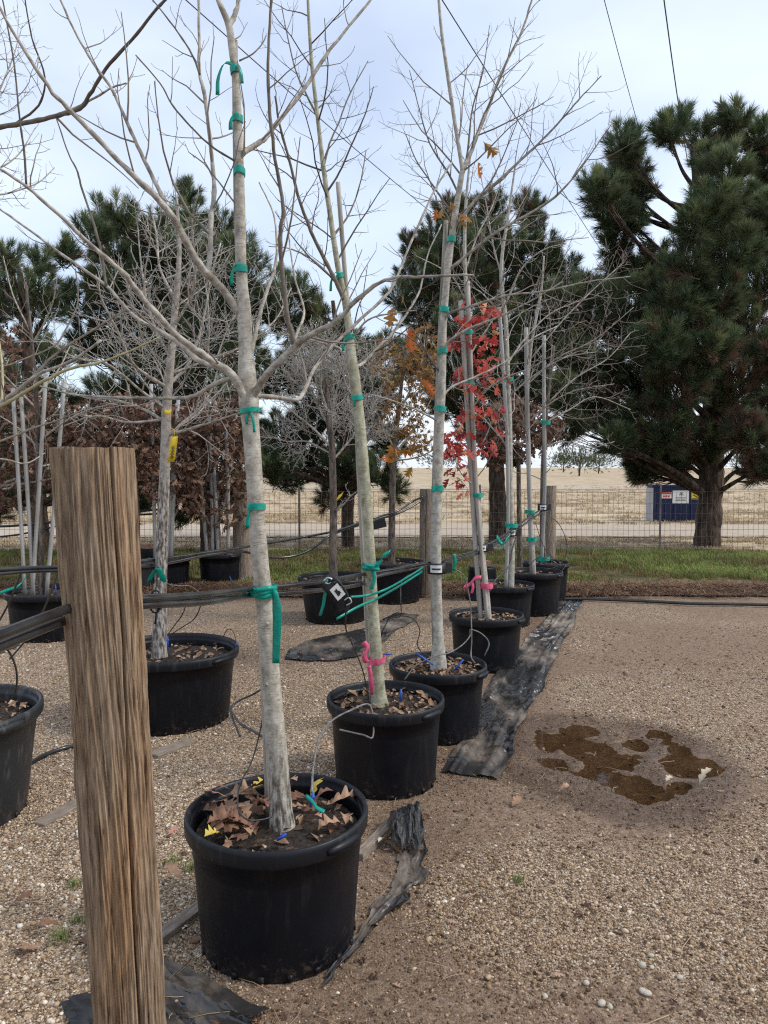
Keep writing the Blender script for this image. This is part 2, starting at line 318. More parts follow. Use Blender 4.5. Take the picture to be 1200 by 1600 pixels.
def cloth_mat():
    m, N, L, B = nodes('woven black ground cloth')
    t = N.new('ShaderNodeTexCoord')
    mpc = N.new('ShaderNodeMapping'); mpc.inputs['Rotation'].default_value = (0, 0, 0.42); mpc.inputs['Scale'].default_value = (1.5, 0.7, 1); L.new(t.outputs['Object'], mpc.inputs[0])
    n = N.new('ShaderNodeTexNoise'); n.inputs['Scale'].default_value = 1.3; n.inputs['Detail'].default_value = 9; n.inputs['Roughness'].default_value = 0.62; L.new(mpc.outputs[0], n.inputs['Vector'])
    r = ramp(N, [(0.36, (0.010, 0.010, 0.011)), (0.50, (0.035, 0.032, 0.030)), (0.57, (0.11, 0.085, 0.064)), (0.66, (0.27, 0.235, 0.195))]); L.new(n.outputs['Fac'], r.inputs[0])  # palest stop: dusty patches plus wet sky sheen painted as colour
    L.new(r.outputs[0], B.inputs['Base Color'])
    rr = ramp(N, [(0.36, (0.55,)*3), (0.47, (0.16,)*3), (0.58, (0.6,)*3)]); L.new(n.outputs['Fac'], rr.inputs[0]); L.new(rr.outputs[0], B.inputs['Roughness'])
    B.inputs['Specular IOR Level'].default_value = 0.5
    wv = N.new('ShaderNodeTexNoise'); wv.inputs['Scale'].default_value = 25; wv.inputs['Detail'].default_value = 4; L.new(t.outputs['Object'], wv.inputs['Vector'])
    b = N.new('ShaderNodeBump'); b.inputs['Strength'].default_value = 0.5; b.inputs['Distance'].default_value = 0.012; L.new(wv.outputs['Fac'], b.inputs['Height']); L.new(b.outputs[0], B.inputs['Normal'])
    return m
M['cloth'] = cloth_mat()

def ground_mat():
    m, N, L, B = nodes('gravel and mud')
    t = N.new('ShaderNodeTexCoord')
    vo = N.new('ShaderNodeTexVoronoi'); vo.inputs['Scale'].default_value = 120; L.new(t.outputs['Object'], vo.inputs['Vector'])
    sep = N.new('ShaderNodeSeparateColor'); L.new(vo.outputs['Color'], sep.inputs[0])
    rg = ramp(N, [(0.0, (0.09, 0.055, 0.035)), (0.25, (0.18, 0.118, 0.078)), (0.5, (0.31, 0.215, 0.135)), (0.75, (0.43, 0.32, 0.22)), (1.0, (0.60, 0.50, 0.385))]); L.new(sep.outputs[0], rg.inputs[0])
    nm = N.new('ShaderNodeTexNoise'); nm.inputs['Scale'].default_value = 24; nm.inputs['Detail'].default_value = 8; nm.inputs['Roughness'].default_value = 0.7; L.new(t.outputs['Object'], nm.inputs['Vector'])
    rm = ramp(N, [(0.3, (0.085, 0.052, 0.033)), (0.55, (0.19, 0.125, 0.083)), (0.75, (0.34, 0.25, 0.18))]); L.new(nm.outputs['Fac'], rm.inputs[0])
    at = N.new('ShaderNodeAttribute'); at.attribute_name = 'mud'
    n3 = N.new('ShaderNodeTexNoise'); n3.inputs['Scale'].default_value = 9; n3.inputs['Detail'].default_value = 8; n3.inputs['Roughness'].default_value = 0.75; L.new(t.outputs['Object'], n3.inputs['Vector'])
    ad = N.new('ShaderNodeMath'); ad.operation = 'ADD'; L.new(at.outputs['Fac'], ad.inputs[0]); L.new(n3.outputs['Fac'], ad.inputs[1])
    mr = N.new('ShaderNodeMapRange'); mr.inputs['From Min'].default_value = 0.70; mr.inputs['From Max'].default_value = 1.25; mr.inputs['To Max'].default_value = 0.74; L.new(ad.outputs[0], mr.inputs['Value'])
    mx = N.new('ShaderNodeMix'); mx.data_type = 'RGBA'; L.new(mr.outputs[0], mx.inputs['Factor']); L.new(rg.outputs[0], mx.inputs['A']); L.new(rm.outputs[0], mx.inputs['B'])
    # wet soil is a darker, smoother soil
    wt = N.new('ShaderNodeAttribute'); wt.attribute_name = 'wet'
    mw = N.new('ShaderNodeMix'); mw.data_type = 'RGBA'; mw.blend_type = 'MULTIPLY'; mw.inputs['B'].default_value = (0.53, 0.48, 0.44, 1)
    L.new(wt.outputs['Fac'], mw.inputs['Factor']); L.new(mx.outputs['Result'], mw.inputs['A']); L.new(mw.outputs['Result'], B.inputs['Base Color'])
    mr2 = N.new('ShaderNodeMapRange'); mr2.inputs['To Min'].default_value = 0.92; mr2.inputs['To Max'].default_value = 0.30; L.new(wt.outputs['Fac'], mr2.inputs['Value']); L.new(mr2.outputs[0], B.inputs['Roughness'])
    B.inputs['Specular IOR Level'].default_value = 0.35
    iv = N.new('ShaderNodeMath'); iv.operation = 'SUBTRACT'; iv.inputs[0].default_value = 1.0; L.new(mr.outputs[0], iv.inputs[1])
    h1 = N.new('ShaderNodeMath'); h1.operation = 'MULTIPLY'; L.new(vo.outputs['Distance'], h1.inputs[0]); L.new(iv.outputs[0], h1.inputs[1])
    h2 = N.new('ShaderNodeMath'); h2.operation = 'MULTIPLY_ADD'; h2.inputs[1].default_value = -0.9; L.new(h1.outputs[0], h2.inputs[0]); L.new(nm.outputs['Fac'], h2.inputs[2])
    b = N.new('ShaderNodeBump'); b.inputs['Strength'].default_value = 1.0; b.inputs['Distance'].default_value = 0.014; L.new(h2.outputs[0], b.inputs['Height']); L.new(b.outputs[0], B.inputs['Normal'])
    return m
M['ground'] = ground_mat()
M['field'] = noisy('dry winter grass', [(0.32, (0.17, 0.11, 0.055)), (0.46, (0.37, 0.28, 0.175)), (0.58, (0.48, 0.39, 0.265)), (0.72, (0.57, 0.49, 0.36))], 1.1, 0.95, 0.8, 5, (0.45, 1.3, 1), detail=12, dist=0.10)
M['road'] = noisy('pale worn asphalt', [(0.3, (0.36, 0.29, 0.215)), (0.7, (0.45, 0.375, 0.29))], 3, 0.9, 0.2, 40)
M['verge'] = noisy('turf soil', [(0.35, (0.045, 0.032, 0.018)), (0.55, (0.09, 0.085, 0.03)), (0.7, (0.13, 0.14, 0.04))], 3, 0.95, 0.5, 30)
M['litter'] = noisy('pine straw bed', [(0.35, (0.04, 0.024, 0.016)), (0.6, (0.13, 0.075, 0.045)), (0.75, (0.2, 0.12, 0.075))], 12, 0.95, 0.8, 40)

# ------------------------------------------------------------------ ground
PUD = [(920,1180,.2),(950,1203,.18),(985,1226,.15),(1015,1240,.10),(875,1158,.16),(905,1170,.20),(935,1192,.20),(965,1215,.17),(1003,1236,.13),(900,1140,.12),(1030,1150,.10),(1000,1160,.10),(1075,1192,.14),(1062,1170,.07),(990,1182,.07),(1062,1228,.06),(880,1185,.13)]
PUDW = [(G(a, b), r) for a, b, r in PUD]
def pud(x, y):
    s = np.zeros_like(np.asarray(x, float))
    for p, r in PUDW:
        s = np.maximum(s, np.exp(-(((x-p.x)/(r*1.25))**2+((y-p.y)/(r*1.45))**2)**1.2))
    return s
def gh(x, y):
    x = np.asarray(x, float); y = np.asarray(y, float)
    h = 0.016*(fbm(x*0.9, y*0.9, 3, 1)-0.42)
    h = h + 0.012*(fbm(x*7, y*7, 3, 5)-0.5)
    h = np.maximum(h, -0.009)
    p = pud(x, y)
    h = h - p*(0.027+0.050*(fbm(x*8, y*8, 4, 9)-0.52))-0.010*np.clip(p*1.5, 0, 1)*(fbm(x*30, y*30, 3, 15)-0.4)
    return h*np.clip((14-y)/2, 0, 1)
ROWX = lambda y: np.interp(y, [1.5, 2.45, 3.8, 4.55, 6.05, 7.7, 9], [-0.55, -0.36, 0.0, 0.28, 0.76, 1.2, 1.55])   # line of the front row of pots
def mud_wet(x, y):
    x = np.asarray(x, float); y = np.asarray(y, float)
    f = fbm(x*0.9+3, y*0.9, 4, 2)
    dr = np.abs(x-ROWX(y)-0.28)
    near = np.exp(-(dr/0.33)**2)*np.clip((9.3-y)/1.0, 0, 1)
    right = np.clip((x-ROWX(y)-0.1)/0.4, 0, 1)
    mud = 0.04+0.34*right+1.0*near+2.8*(f-0.5)*(0.30+right)
    p = sum(np.exp(-(((x-q.x)/(r*2.0))**2+((y-q.y)/(r*2.2))**2)) for q, r in PUDW)
    p = np.clip(p, 0, 1)
    mud = mud+0.45*p*(0.5+fbm(x*2.5, y*2.5, 4, 33))
    band = np.exp(-((y-9.1)/0.35)**2); mud = mud+0.6*band
    # the light gravel comes back along the far right
    far = np.clip((y-4.6)/0.8, 0, 1)*right; mud = mud-0.14*far*(1-p)-0.25*np.clip((2.9-y)/0.5, 0, 1)*np.clip((x-0.2)/0.5, 0, 1)
    leftdark = np.exp(-((x+1.0)/0.9)**2-((y-6.6)/0.9)**2); mud = mud+0.5*leftdark
    wet = np.clip(np.clip(1.4*p-0.25+0.9*(fbm(x*5, y*5, 4, 19)-.5), 0, 1)*np.clip(fbm(x*3, y*3, 4, 4)*1.6+0.1, 0, 1)+(0.45*near+0.35*leftdark)*np.clip(fbm(x*3, y*3, 3, 4)*2.0-0.05, 0, 1), 0, 1)
    return np.clip(mud, -0.2, 1.2), wet
def axis_vals(lo, hi, step, outer):
    a = list(np.arange(lo, hi, step)); s = step; v = hi
    while v < outer: a.append(v); s *= 1.25; v += s
    v = lo; s = step; pre = []
    while True:
        s *= 1.25; v -= s
        if v < -outer: break
        pre.append(v)
    return np.array(pre[::-1]+a)
xs = axis_vals(-3.4, 4.4, 0.034, 600); ys = axis_vals(1.2, 9.6, 0.034, 600)
xs = np.sort(np.concatenate([xs[(xs < 0.75) | (xs > 2.05)], np.arange(0.76, 2.045, 0.013)])); ys = np.sort(np.concatenate([ys[(ys < 3.45) | (ys > 4.75)], np.arange(3.46, 4.745, 0.015)]))
ys = ys[ys > -60]
X, Y = np.meshgrid(xs, ys); Z = gh(X, Y)
nx, ny = len(xs), len(ys)
me = bpy.data.meshes.new('ground'); V = np.stack([X.ravel(), Y.ravel(), Z.ravel()], 1)
ii = (np.arange(ny-1)[:, None]*nx+np.arange(nx-1)[None, :]).ravel()
Fq = np.stack([ii, ii+1, ii+nx+1, ii+nx], 1)
me.vertices.add(len(V)); me.vertices.foreach_set('co', V.ravel())
me.loops.add(Fq.size); me.loops.foreach_set('vertex_index', Fq.ravel().astype(np.int32))
me.polygons.add(len(Fq)); me.polygons.foreach_set('loop_start', np.arange(0, Fq.size, 4, dtype=np.int32)); me.polygons.foreach_set('loop_total', np.full(len(Fq), 4, dtype=np.int32))
me.polygons.foreach_set('use_smooth', np.ones(len(Fq), dtype=bool)); me.update(calc_edges=True)
mu, we = mud_wet(X.ravel(), Y.ravel())
for nme, arr in (('mud', mu), ('wet', we)):
    a = me.attributes.new(nme, 'FLOAT', 'POINT'); a.data.foreach_set('value', arr.astype(np.float32))
me.materials.append(M['ground'])
go = bpy.data.objects.new('ground', me); col.objects.link(go)
tag(go, 'gravel and mud ground of the tree yard', 'ground', kind='structure')

def sheet(name, xs, ys, zf, m, kind='structure', label=None, cat=None, edge=None):
    b = MB(); ny_, nx_ = len(ys), len(xs)
    for j, y in enumerate(ys):
        for i, x in enumerate(xs):
            yy = y
            if edge and j == 0: yy = y+edge(x, 0)
            if edge and j == ny_-1: yy = y+edge(x, 1)
            b.v.append((x, yy, zf(x, yy)))
    for j in range(ny_-1):
        for i in range(nx_-1):
            k = j*nx_+i; b.f.append((k, k+1, k+nx_+1, k+nx_))
    o = b.build(name, m); tag(o, label, cat, kind=kind); return o
ex = lambda x, e: 0.5*float(fbm(x*0.7, e*9.0, 4, 3))-0.25
wide = list(np.concatenate([[-400, -120, -50, -25], np.arange(-14, 14.1, 0.35), [25, 50, 120, 400]]))
sheet('dry_field', wide, [13.9, 14.6, 15.6, 17.2, 22, 30, 45, 80, 150, 300, 590], lambda x, y: 0.012+0.02*float(fbm(x*.8, y*.8, 2, 6))*(1 if y < 16 else 0), M['field'], label='dry tan winter field beyond the wire fence', cat='field', edge=lambda x, e: ex(x, e) if e == 0 else 0)
sheet('road', wide, [16.9, 17.4, 18.6, 20.0, 20.5], lambda x, y: 0.036, M['road'], label='pale narrow road crossing the dry field', cat='road', edge=lambda x, e: 0.35*ex(x*1.7, e+2))
sheet('track', wide, [52, 60], lambda x, y: 0.036, M['road'], label='distant pale track across the dry field', cat='track')
sheet('grass_verge', wide, [9.85, 10.4, 11.2, 12, 13, 14.2], lambda x, y: 0.02+0.05*math.exp(-((y-12.0)/1.3)**2), M['verge'], label='green grass verge in front of the wire fence', cat='verge', edge=ex)
sheet('litter_strip', wide, [9.3, 9.5, 9.7, 10.2], lambda x, y: 0.016+0.035*math.exp(-((y-9.75)/0.3)**2), M['litter'], label='brown pine straw strip along the grass edge', cat='litter', edge=lambda x, e: 0.5*ex(x, e+5))

# puddle water
def water_mat():
    m, N, L, B = nodes('shallow brown water')
    for n in list(N):
        if n.type == 'BSDF_PRINCIPLED': N.remove(n)
    fr = N.new('ShaderNodeFresnel'); fr.inputs['IOR'].default_value = 1.33
    gl = N.new('ShaderNodeBsdfGlossy'); gl.inputs['Roughness'].default_value = 0.03
    tr = N.new('ShaderNodeBsdfTransparent'); tr.inputs['Color'].default_value = (0.82, 0.74, 0.62, 1)
    mx = N.new('ShaderNodeMixShader'); t = N.new('ShaderNodeTexCoord'); n = N.new('ShaderNodeTexNoise'); n.inputs['Scale'].default_value = 8
    L.new(t.outputs['Object'], n.inputs['Vector']); b = N.new('ShaderNodeBump'); b.inputs['Strength'].default_value = 0.04; b.inputs['Distance'].default_value = 0.01
    L.new(n.outputs['Fac'], b.inputs['Height']); L.new(b.outputs[0], gl.inputs['Normal'])
    L.new(fr.outputs[0], mx.inputs[0]); L.new(tr.outputs[0], mx.inputs[1]); L.new(gl.outputs[0], mx.inputs[2]); L.new(mx.outputs[0], N['Material Output'].inputs[0])
    return m
M['water'] = water_mat()
b = MB(); c0 = G(980, 1190); n = 36; zw = -0.0135
b.v.append((c0.x, c0.y, zw))
for k in range(n):
    a = 2*math.pi*k/n; b.v.append((c0.x+0.85*math.cos(a), c0.y+0.9*math.sin(a), zw))
for k in range(n): b.f.append((0, 1+k, 1+(k+1) % n))
tag(b.build('puddle', M['water']), 'shallow brown puddle on the bare ground right of the pots', 'puddle', kind='structure')

# ------------------------------------------------------------------ scatter by geometry nodes (uncountable pieces only)
def template(name, b, m):
    me = bpy.data.meshes.new(name); me.from_pydata(b.v, [], b.f); me.materials.append(m)
    return bpy.data.objects.new(name, me)
def scatter(name, pts, rots, scl, tint, tpls, parent=None, kind='stuff', label=None, cat=None):
    """ONE object whose points each carry a copy of a small piece"""
    n = len(pts); me = bpy.data.meshes.new(name)
    me.vertices.add(n); me.vertices.foreach_set('co', np.asarray(pts, np.float32).ravel())
    a = me.attributes.new('rot', 'FLOAT_VECTOR', 'POINT'); a.data.foreach_set('vector', np.asarray(rots, np.float32).ravel())
    s = np.asarray(scl, np.float32)
    if s.ndim == 1: s = np.repeat(s[:, None], 3, 1)
    a = me.attributes.new('scl', 'FLOAT_VECTOR', 'POINT'); a.data.foreach_set('vector', s.ravel())
    a = me.attributes.new('tint', 'FLOAT', 'POINT'); a.data.foreach_set('value', np.asarray(tint, np.float32))
    a = me.attributes.new('pick', 'INT', 'POINT'); a.data.foreach_set('value', (np.arange(n) % len(tpls)).astype(np.int32))
    o = bpy.data.objects.new(name, me); col.objects.link(o)
    g = bpy.data.node_groups.new(name, 'GeometryNodeTree')
    g.interface.new_socket('Geometry', in_out='INPUT', socket_type='NodeSocketGeometry'); g.interface.new_socket('Geometry', in_out='OUTPUT', socket_type='NodeSocketGeometry')
    gi = g.nodes.new('NodeGroupInput'); gout = g.nodes.new('NodeGroupOutput'); j = g.nodes.new('GeometryNodeJoinGeometry')
    def att(nm, ty):
        q = g.nodes.new('GeometryNodeInputNamedAttribute'); q.data_type = ty; q.inputs['Name'].default_value = nm; return q
    ar, asx, ap = att('rot', 'FLOAT_VECTOR'), att('scl', 'FLOAT_VECTOR'), att('pick', 'INT')
    for k, t in enumerate(tpls):
        io = g.nodes.new('GeometryNodeObjectInfo'); io.inputs['Object'].default_value = t
        ip = g.nodes.new('GeometryNodeInstanceOnPoints')
        cmp = g.nodes.new('FunctionNodeCompare'); cmp.data_type = 'INT'; cmp.operation = 'EQUAL'; cmp.inputs[3].default_value = k
        g.links.new(ap.outputs[0], cmp.inputs[2]); g.links.new(cmp.outputs[0], ip.inputs['Selection'])
        g.links.new(gi.outputs[0], ip.inputs['Points']); g.links.new(io.outputs['Geometry'], ip.inputs['Instance'])
        g.links.new(ar.outputs[0], ip.inputs['Rotation']); g.links.new(asx.outputs[0], ip.inputs['Scale'])
        g.links.new(ip.outputs[0], j.inputs[0])
    g.links.new(j.outputs[0], gout.inputs[0])
    md = o.modifiers.new('scatter', 'NODES'); md.node_group = g
    if parent:
        o.parent = parent; o.matrix_parent_inverse = Matrix.Translation(parent.location).inverted()
    tag(o, label, cat, kind=kind); return o
def eul(d, spin=None):
    q = nrm(Vector(d)).to_track_quat('Z', 'Y')
    e = (q @ Euler((0, 0, random.uniform(0, 6.28) if spin is None else spin)).to_quaternion()).to_euler()
    return (e.x, e.y, e.z)

# pebbles
rng = np.random.RandomState(11)
def pebble(seed, m):
    r = np.random.RandomState(seed); b = MB()
    t = (1+5**.5)/2
    vs = [(-1,t,0),(1,t,0),(-1,-t,0),(1,-t,0),(0,-1,t),(0,1,t),(0,-1,-t),(0,1,-t),(t,0,-1),(t,0,1),(-t,0,-1),(-t,0,1)]
    fs = [(0,11,5),(0,5,1),(0,1,7),(0,7,10),(0,10,11),(1,5,9),(5,11,4),(11,10,2),(10,7,6),(7,1,8),(3,9,4),(3,4,2),(3,2,6),(3,6,8),(3,8,9),(4,9,5),(2,4,11),(6,2,10),(8,6,7),(9,8,1)]
    sc = (r.uniform(.8, 1.25), r.uniform(.65, 1.0), r.uniform(.5, .75))
    for v in vs:
        k = (1+r.uniform(-.13, .13))/1.902
        b.v.append((v[0]*k*sc[0], v[1]*k*sc[1], v[2]*k*sc[2]))
    b.f = fs
    o = template('pebble', b, m); o.data.polygons.foreach_set('use_smooth', [True]*20); return o
M['pebble'] = inst_mat('river gravel', [(0.0, (0.065, 0.040, 0.023)), (0.2, (0.165, 0.102, 0.056)), (0.45, (0.315, 0.213, 0.122)), (0.7, (0.46, 0.345, 0.225)), (0.88, (0.57, 0.475, 0.37)), (1.0, (0.68, 0.61, 0.51))], 0.75, spec=0.3, attr='tint')
peb = [pebble(s, M['pebble']) for s in range(5)]
def pebbles():
    n0 = 540000
    # denser near, where single stones can be told apart
    y = 1.25*np.exp(rng.rand(n0)*math.log(7.6/1.25)); x = rng.uniform(-4.2, 4.6, n0)
    keep = (np.abs(x) < 0.62*y+0.9)
    x, y = x[keep], y[keep]
    mud, wet = mud_wet(x, y); f = fbm(x*2.2, y*2.2, 4, 12)
    fine = fbm(x*9, y*9, 3, 21)
    prob = np.clip(1.20-0.66*np.clip(mud, 0, 1)+1.6*(f-0.5)+1.0*(fine-0.5), 0.06, 1)
    prob = prob*np.clip(3.4/y, 0, 1)
    prob = np.where(gh(x, y) < -0.012, prob*0.35, prob)
    k = rng.rand(len(x)) < prob
    x, y, mud, wet = x[k], y[k], mud[k], wet[k]
    s = np.clip(rng.lognormal(math.log(0.0038), 0.45, len(x))*(1-.22*np.clip(mud, 0, 1)), 0.0018, 0.013)*np.clip(0.8+0.05*y, 0.85, 1.2)
    z = gh(x, y)+s*rng.uniform(-0.35, 0.45, len(x))
    rot = np.stack([rng.uniform(-.4, .4, len(x)), rng.uniform(-.4, .4, len(x)), rng.uniform(0, 6.28, len(x))], 1)
    tint = np.clip(rng.normal(0.57, 0.24, len(x))-0.24*np.clip(mud, 0, 1)-0.15*np.clip((x-ROWX(y))/.6, 0, 1)-0.2*wet+0.25*(fbm(x*1.2, y*1.2, 3, 61)-.5), 0.02, 1)
    return np.stack([x, y, z], 1), rot, s, tint
pp, pr, ps, pt = pebbles()
scatter('gravel', pp, pr, ps, pt, peb, label='small tan and grey river pebbles covering the yard', cat='gravel')
print('pebbles', len(pp))

# grass, straw
def blades(seed, n, h, sp, m, wd=0.004, lean=0.5):
    r = random.Random(seed); b = MB()
    for i in range(n):
        a = r.uniform(0, 6.28); q = r.uniform(0, sp); p = Vector((q*math.cos(a), q*math.sin(a), 0)); hh = h*r.uniform(.5, 1.1)
        dr = Vector((r.uniform(-1, 1), r.uniform(-1, 1), 0))*lean*hh; sd_ = nrm(Vector((-dr.y, dr.x, 0)))*wd
        m1 = p+dr*.35+Vector((0, 0, hh*.62)); t = p+dr+Vector((0, 0, hh*.9))
        b.quad(p-sd_, p+sd_, m1+sd_*.8, m1-sd_*.8); b.quad(m1-sd_*.8, m1+sd_*.8, t)
    return template('grass_tuft', b, m)
M['grass'] = inst_mat('winter grass', [(0.0, (0.26, 0.185, 0.09)), (0.3, (0.17, 0.145, 0.055)), (0.65, (0.14, 0.18, 0.05)), (1.0, (0.30, 0.34, 0.10))], 0.65, 0.35, attr='tint')
gt = [blades(s, 16, 0.085, 0.07, M['grass']) for s in range(4)]
n = 15000; x = rng.uniform(-9, 10, n); y = rng.uniform(9.7, 14.1, n)
f = fbm(x*0.8, y*1.1, 4, 31); k = rng.rand(n) < np.clip((f-0.33)*4.5, 0.06, 1)*np.clip((y-9.55)/0.6, 0.1, 1); x, y, f = x[k], y[k], f[k]
tint = np.clip((f-0.36)*2.4+rng.normal(0, .26, len(x))+0.10*np.clip((x-1)/4, 0, 1), 0, 1)
zz = 0.02+0.05*np.exp(-((y-12.0)/1.3)**2)
scatter('verge_grass', np.stack([x, y, zz], 1), np.stack([0*x, 0*x, rng.uniform(0, 6.28, len(x))], 1), rng.uniform(.6, 1.35, len(x)), tint, gt, label='short green grass growing on the verge', cat='grass')
M['straw'] = inst_mat('pine straw', [(0.0, (0.07, 0.038, 0.022)), (0.5, (0.17, 0.095, 0.055)), (1.0, (0.30, 0.19, 0.12))], 0.8, attr='tint')
def straw(seed, n=14, l=0.11, m=None):
    r = random.Random(seed); b = MB()
    for i in range(n):
        p = Vector((r.uniform(-.08, .08), r.uniform(-.08, .08), r.uniform(0.003, .04))); a = r.uniform(0, 6.28)
        d = Vector((math.cos(a), math.sin(a), r.uniform(-.2, .35)))*l*r.uniform(.5, 1)/2; s = Vector((-d.y, d.x, 0)).normalized()*0.0022
        b.quad(p-d-s, p-d+s, p+d+s, p+d-s)
    return template('straw_bundle', b, m)
st = [straw(s, m=M['straw']) for s in range(4)]
n = 5200; x = rng.uniform(-8, 9, n); y = np.clip(rng.normal(9.72, 0.26, n), 9.2, 10.8); zz = 0.018+0.035*np.exp(-((y-9.75)/0.3)**2)
scatter('pine_straw', np.stack([x, y, zz], 1), np.stack([0*x, 0*x, rng.uniform(0, 6.28, n)], 1), rng.uniform(.7, 1.5, n), rng.rand(n), st, label='fallen brown pine needles along the verge edge', cat='pine needles')
M['drygrass'] = inst_mat('dry grass', [(0.0, (0.26, 0.18, 0.10)), (0.5, (0.45, 0.35, 0.22)), (1.0, (0.60, 0.50, 0.35))], 0.85, 0.2, attr='tint')
dg = [blades(s+20, 12, 0.06, 0.10, M['drygrass'], 0.005, 0.9) for s in range(3)]
n = 6000; x = rng.uniform(-12, 13, n); y = rng.uniform(13.8, 17.0, n); f = fbm(x*1.2, y*1.2, 3, 44); k = rng.rand(n) < np.clip((f-.3)*4, .1, 1); x, y = x[k], y[k]
scatter('field_grass', np.stack([x, y, 0.02+0*x], 1), np.stack([0*x, 0*x, rng.uniform(0, 6.28, len(x))], 1), rng.uniform(.6, 1.4, len(x)), rng.rand(len(x)), dg, label='matted dry grass at the near edge of the field', cat='dry grass')
n = 16000; y = 20.6*np.exp(rng.rand(n)*math.log(60/20.6)); x = rng.uniform(-.62, .62, n)*y; f = fbm(x*.5, y*.35, 3, 47); k = rng.rand(n) < np.clip((f-.32)*4, .05, 1); x, y = x[k], y[k]
scatter('far_field_grass', np.stack([x, y, 0.015+0*x], 1), np.stack([0*x, 0*x, rng.uniform(0, 6.28, len(x))], 1), rng.uniform(1., 2.0, len(x)), rng.rand(len(x))*.8+.1, dg, label='dry tufts of grass over the far field', cat='dry grass')

# ------------------------------------------------------------------ fence
FY = 14.0
f = empty('wire_fence', (1.0, FY, 0), 'thin welded wire mesh fence between grass verge and dry field', 'fence')
b = MB(); x0, x1 = -9.5, 11.0; hs = [0.02, 0.12, 0.22, 0.32, 0.44, 0.58, 0.74, 0.92, 1.13]
for i in range(int((x1-x0)/0.095)+1):
    x = x0+i*0.095; b.tube([(x, FY+0.01*math.sin(i), 0.0), (x+0.004*math.sin(i*3.1), FY+0.015*math.sin(i*.7), .6), (x, FY+0.01*math.sin(i), 1.13)], 0.0032, 3, False)
for h in hs:
    b.tube([(x, FY-0.004+0.012*math.sin(x*2.1), h+0.012*math.sin(x*.9+h)) for x in np.linspace(x0, x1, 42)], 0.0036, 3, False)
tag(b.build('wire_mesh', M['wire'], f), kind='stuff')
for x in (-8.2, -4.9, -1.55, 1.75, 5.05, 8.4):
    b = MB(); b.box((x, FY+0.03, 0.62), (0.035, 0.006, 1.28)); b.box((x, FY+0.048, 0.62), (0.006, 0.03, 1.28)); b.build('fence_post', M['wire'], f, False)

# ------------------------------------------------------------------ pots
def leaf_mesh(b, M4, L_=0.1, Wd=0.62, curl=0.25, bend=0.2, jag=0.0, r=random):
    ts = [0, .10, .17, .27, .33, .40, .47, .55, .61, .68, .76, .83, .90, 1.0]; hw = [.015, .03, .10, .30, .33, .12, .20, .46, .44, .13, .22, .34, .12, .02]
    i = len(b.v); tw = r.uniform(-.5, .5)
    for t, h in zip(ts, hw):
        h *= Wd*(1+r.uniform(-.12, .12)); zc = bend*math.sin(t*2.2)*.5
        for sx in (-1, 0, 1):
            y = t+(0.06 if sx and h > .2 else 0)
            b.v.append(tuple(M4 @ Vector((sx*h*L_, y*L_, (zc+curl*h*abs(sx)*1.3+tw*sx*h*t)*L_))))
    for k in range(len(ts)-1):
        a = i+k*3; c = a+3
        b.f.append((a, a+1, c+1, c)); b.f.append((a+1, a+2, c+2, c+1))
M['leaf_brown'] = inst_mat('dead oak leaf', [(0.0, (0.05, 0.027, 0.018)), (0.4, (0.12, 0.064, 0.042)), (0.75, (0.22, 0.13, 0.085)), (1.0, (0.46, 0.30, 0.22))], 0.7, 0.2, attr='tint')
M['leaf_bit'] = noisy('leaf litter', [(0.3, (0.09, 0.05, 0.03)), (0.5, (0.25, 0.15, 0.09)), (0.7, (0.46, 0.36, 0.25))], 14, 0.8)
M['leaf_tan'] = noisy('tan oak leaf', [(0.3, (0.15, 0.078, 0.042)), (0.7, (0.36, 0.22, 0.135))], 25, 0.6, 0.2, spec=0.4)
M['leaf_rust'] = noisy('rust oak leaf', [(0.3, (0.085, 0.038, 0.02)), (0.7, (0.21, 0.105, 0.06))], 25, 0.6, 0.2, spec=0.4)
M['leaf_yellow'] = noisy('yellow green oak leaf', [(0.3, (0.35, 0.22, 0.03)), (0.7, (0.50, 0.40, 0.08))], 25, 0.6, 0.2)
M['leaf_pink'] = noisy('pinkish oak leaf', [(0.3, (0.30, 0.11, 0.075)), (0.7, (0.50, 0.25, 0.18))], 25, 0.6, 0.2)
M['leaf_pale'] = noisy('bleached oak leaf', [(0.3, (0.42, 0.31, 0.20)), (0.7, (0.60, 0.50, 0.37))], 25, 0.7, 0.2)
M['leaf_red'] = inst_mat('red oak leaf', [(0.0, (0.18, 0.025, 0.022)), (0.45, (0.46, 0.055, 0.045)), (0.8, (0.64, 0.15, 0.12)), (1.0, (0.62, 0.26, 0.12))], 0.5, 0.4, attr='tint')
M['leaf_orange'] = inst_mat('orange oak leaf', [(0.0, (0.16, 0.075, 0.03)), (0.5, (0.30, 0.17, 0.04)), (0.85, (0.42, 0.20, 0.05)), (1.0, (0.58, 0.16, 0.04))], 0.6, 0.4, attr='tint')
LEAF = {}
for key in ('leaf_brown', 'leaf_red', 'leaf_orange'):
    tp = []
    for s in range(4):
        b = MB(); r = random.Random(s+50); leaf_mesh(b, Matrix.Rotation(math.pi/2, 4, 'X'), 1.0, r.uniform(.55, .8), r.uniform(-.6, .9), r.uniform(-.5, .7), r=r); tp.append(template('oak_leaf', b, M[key]))
    LEAF[key] = tp

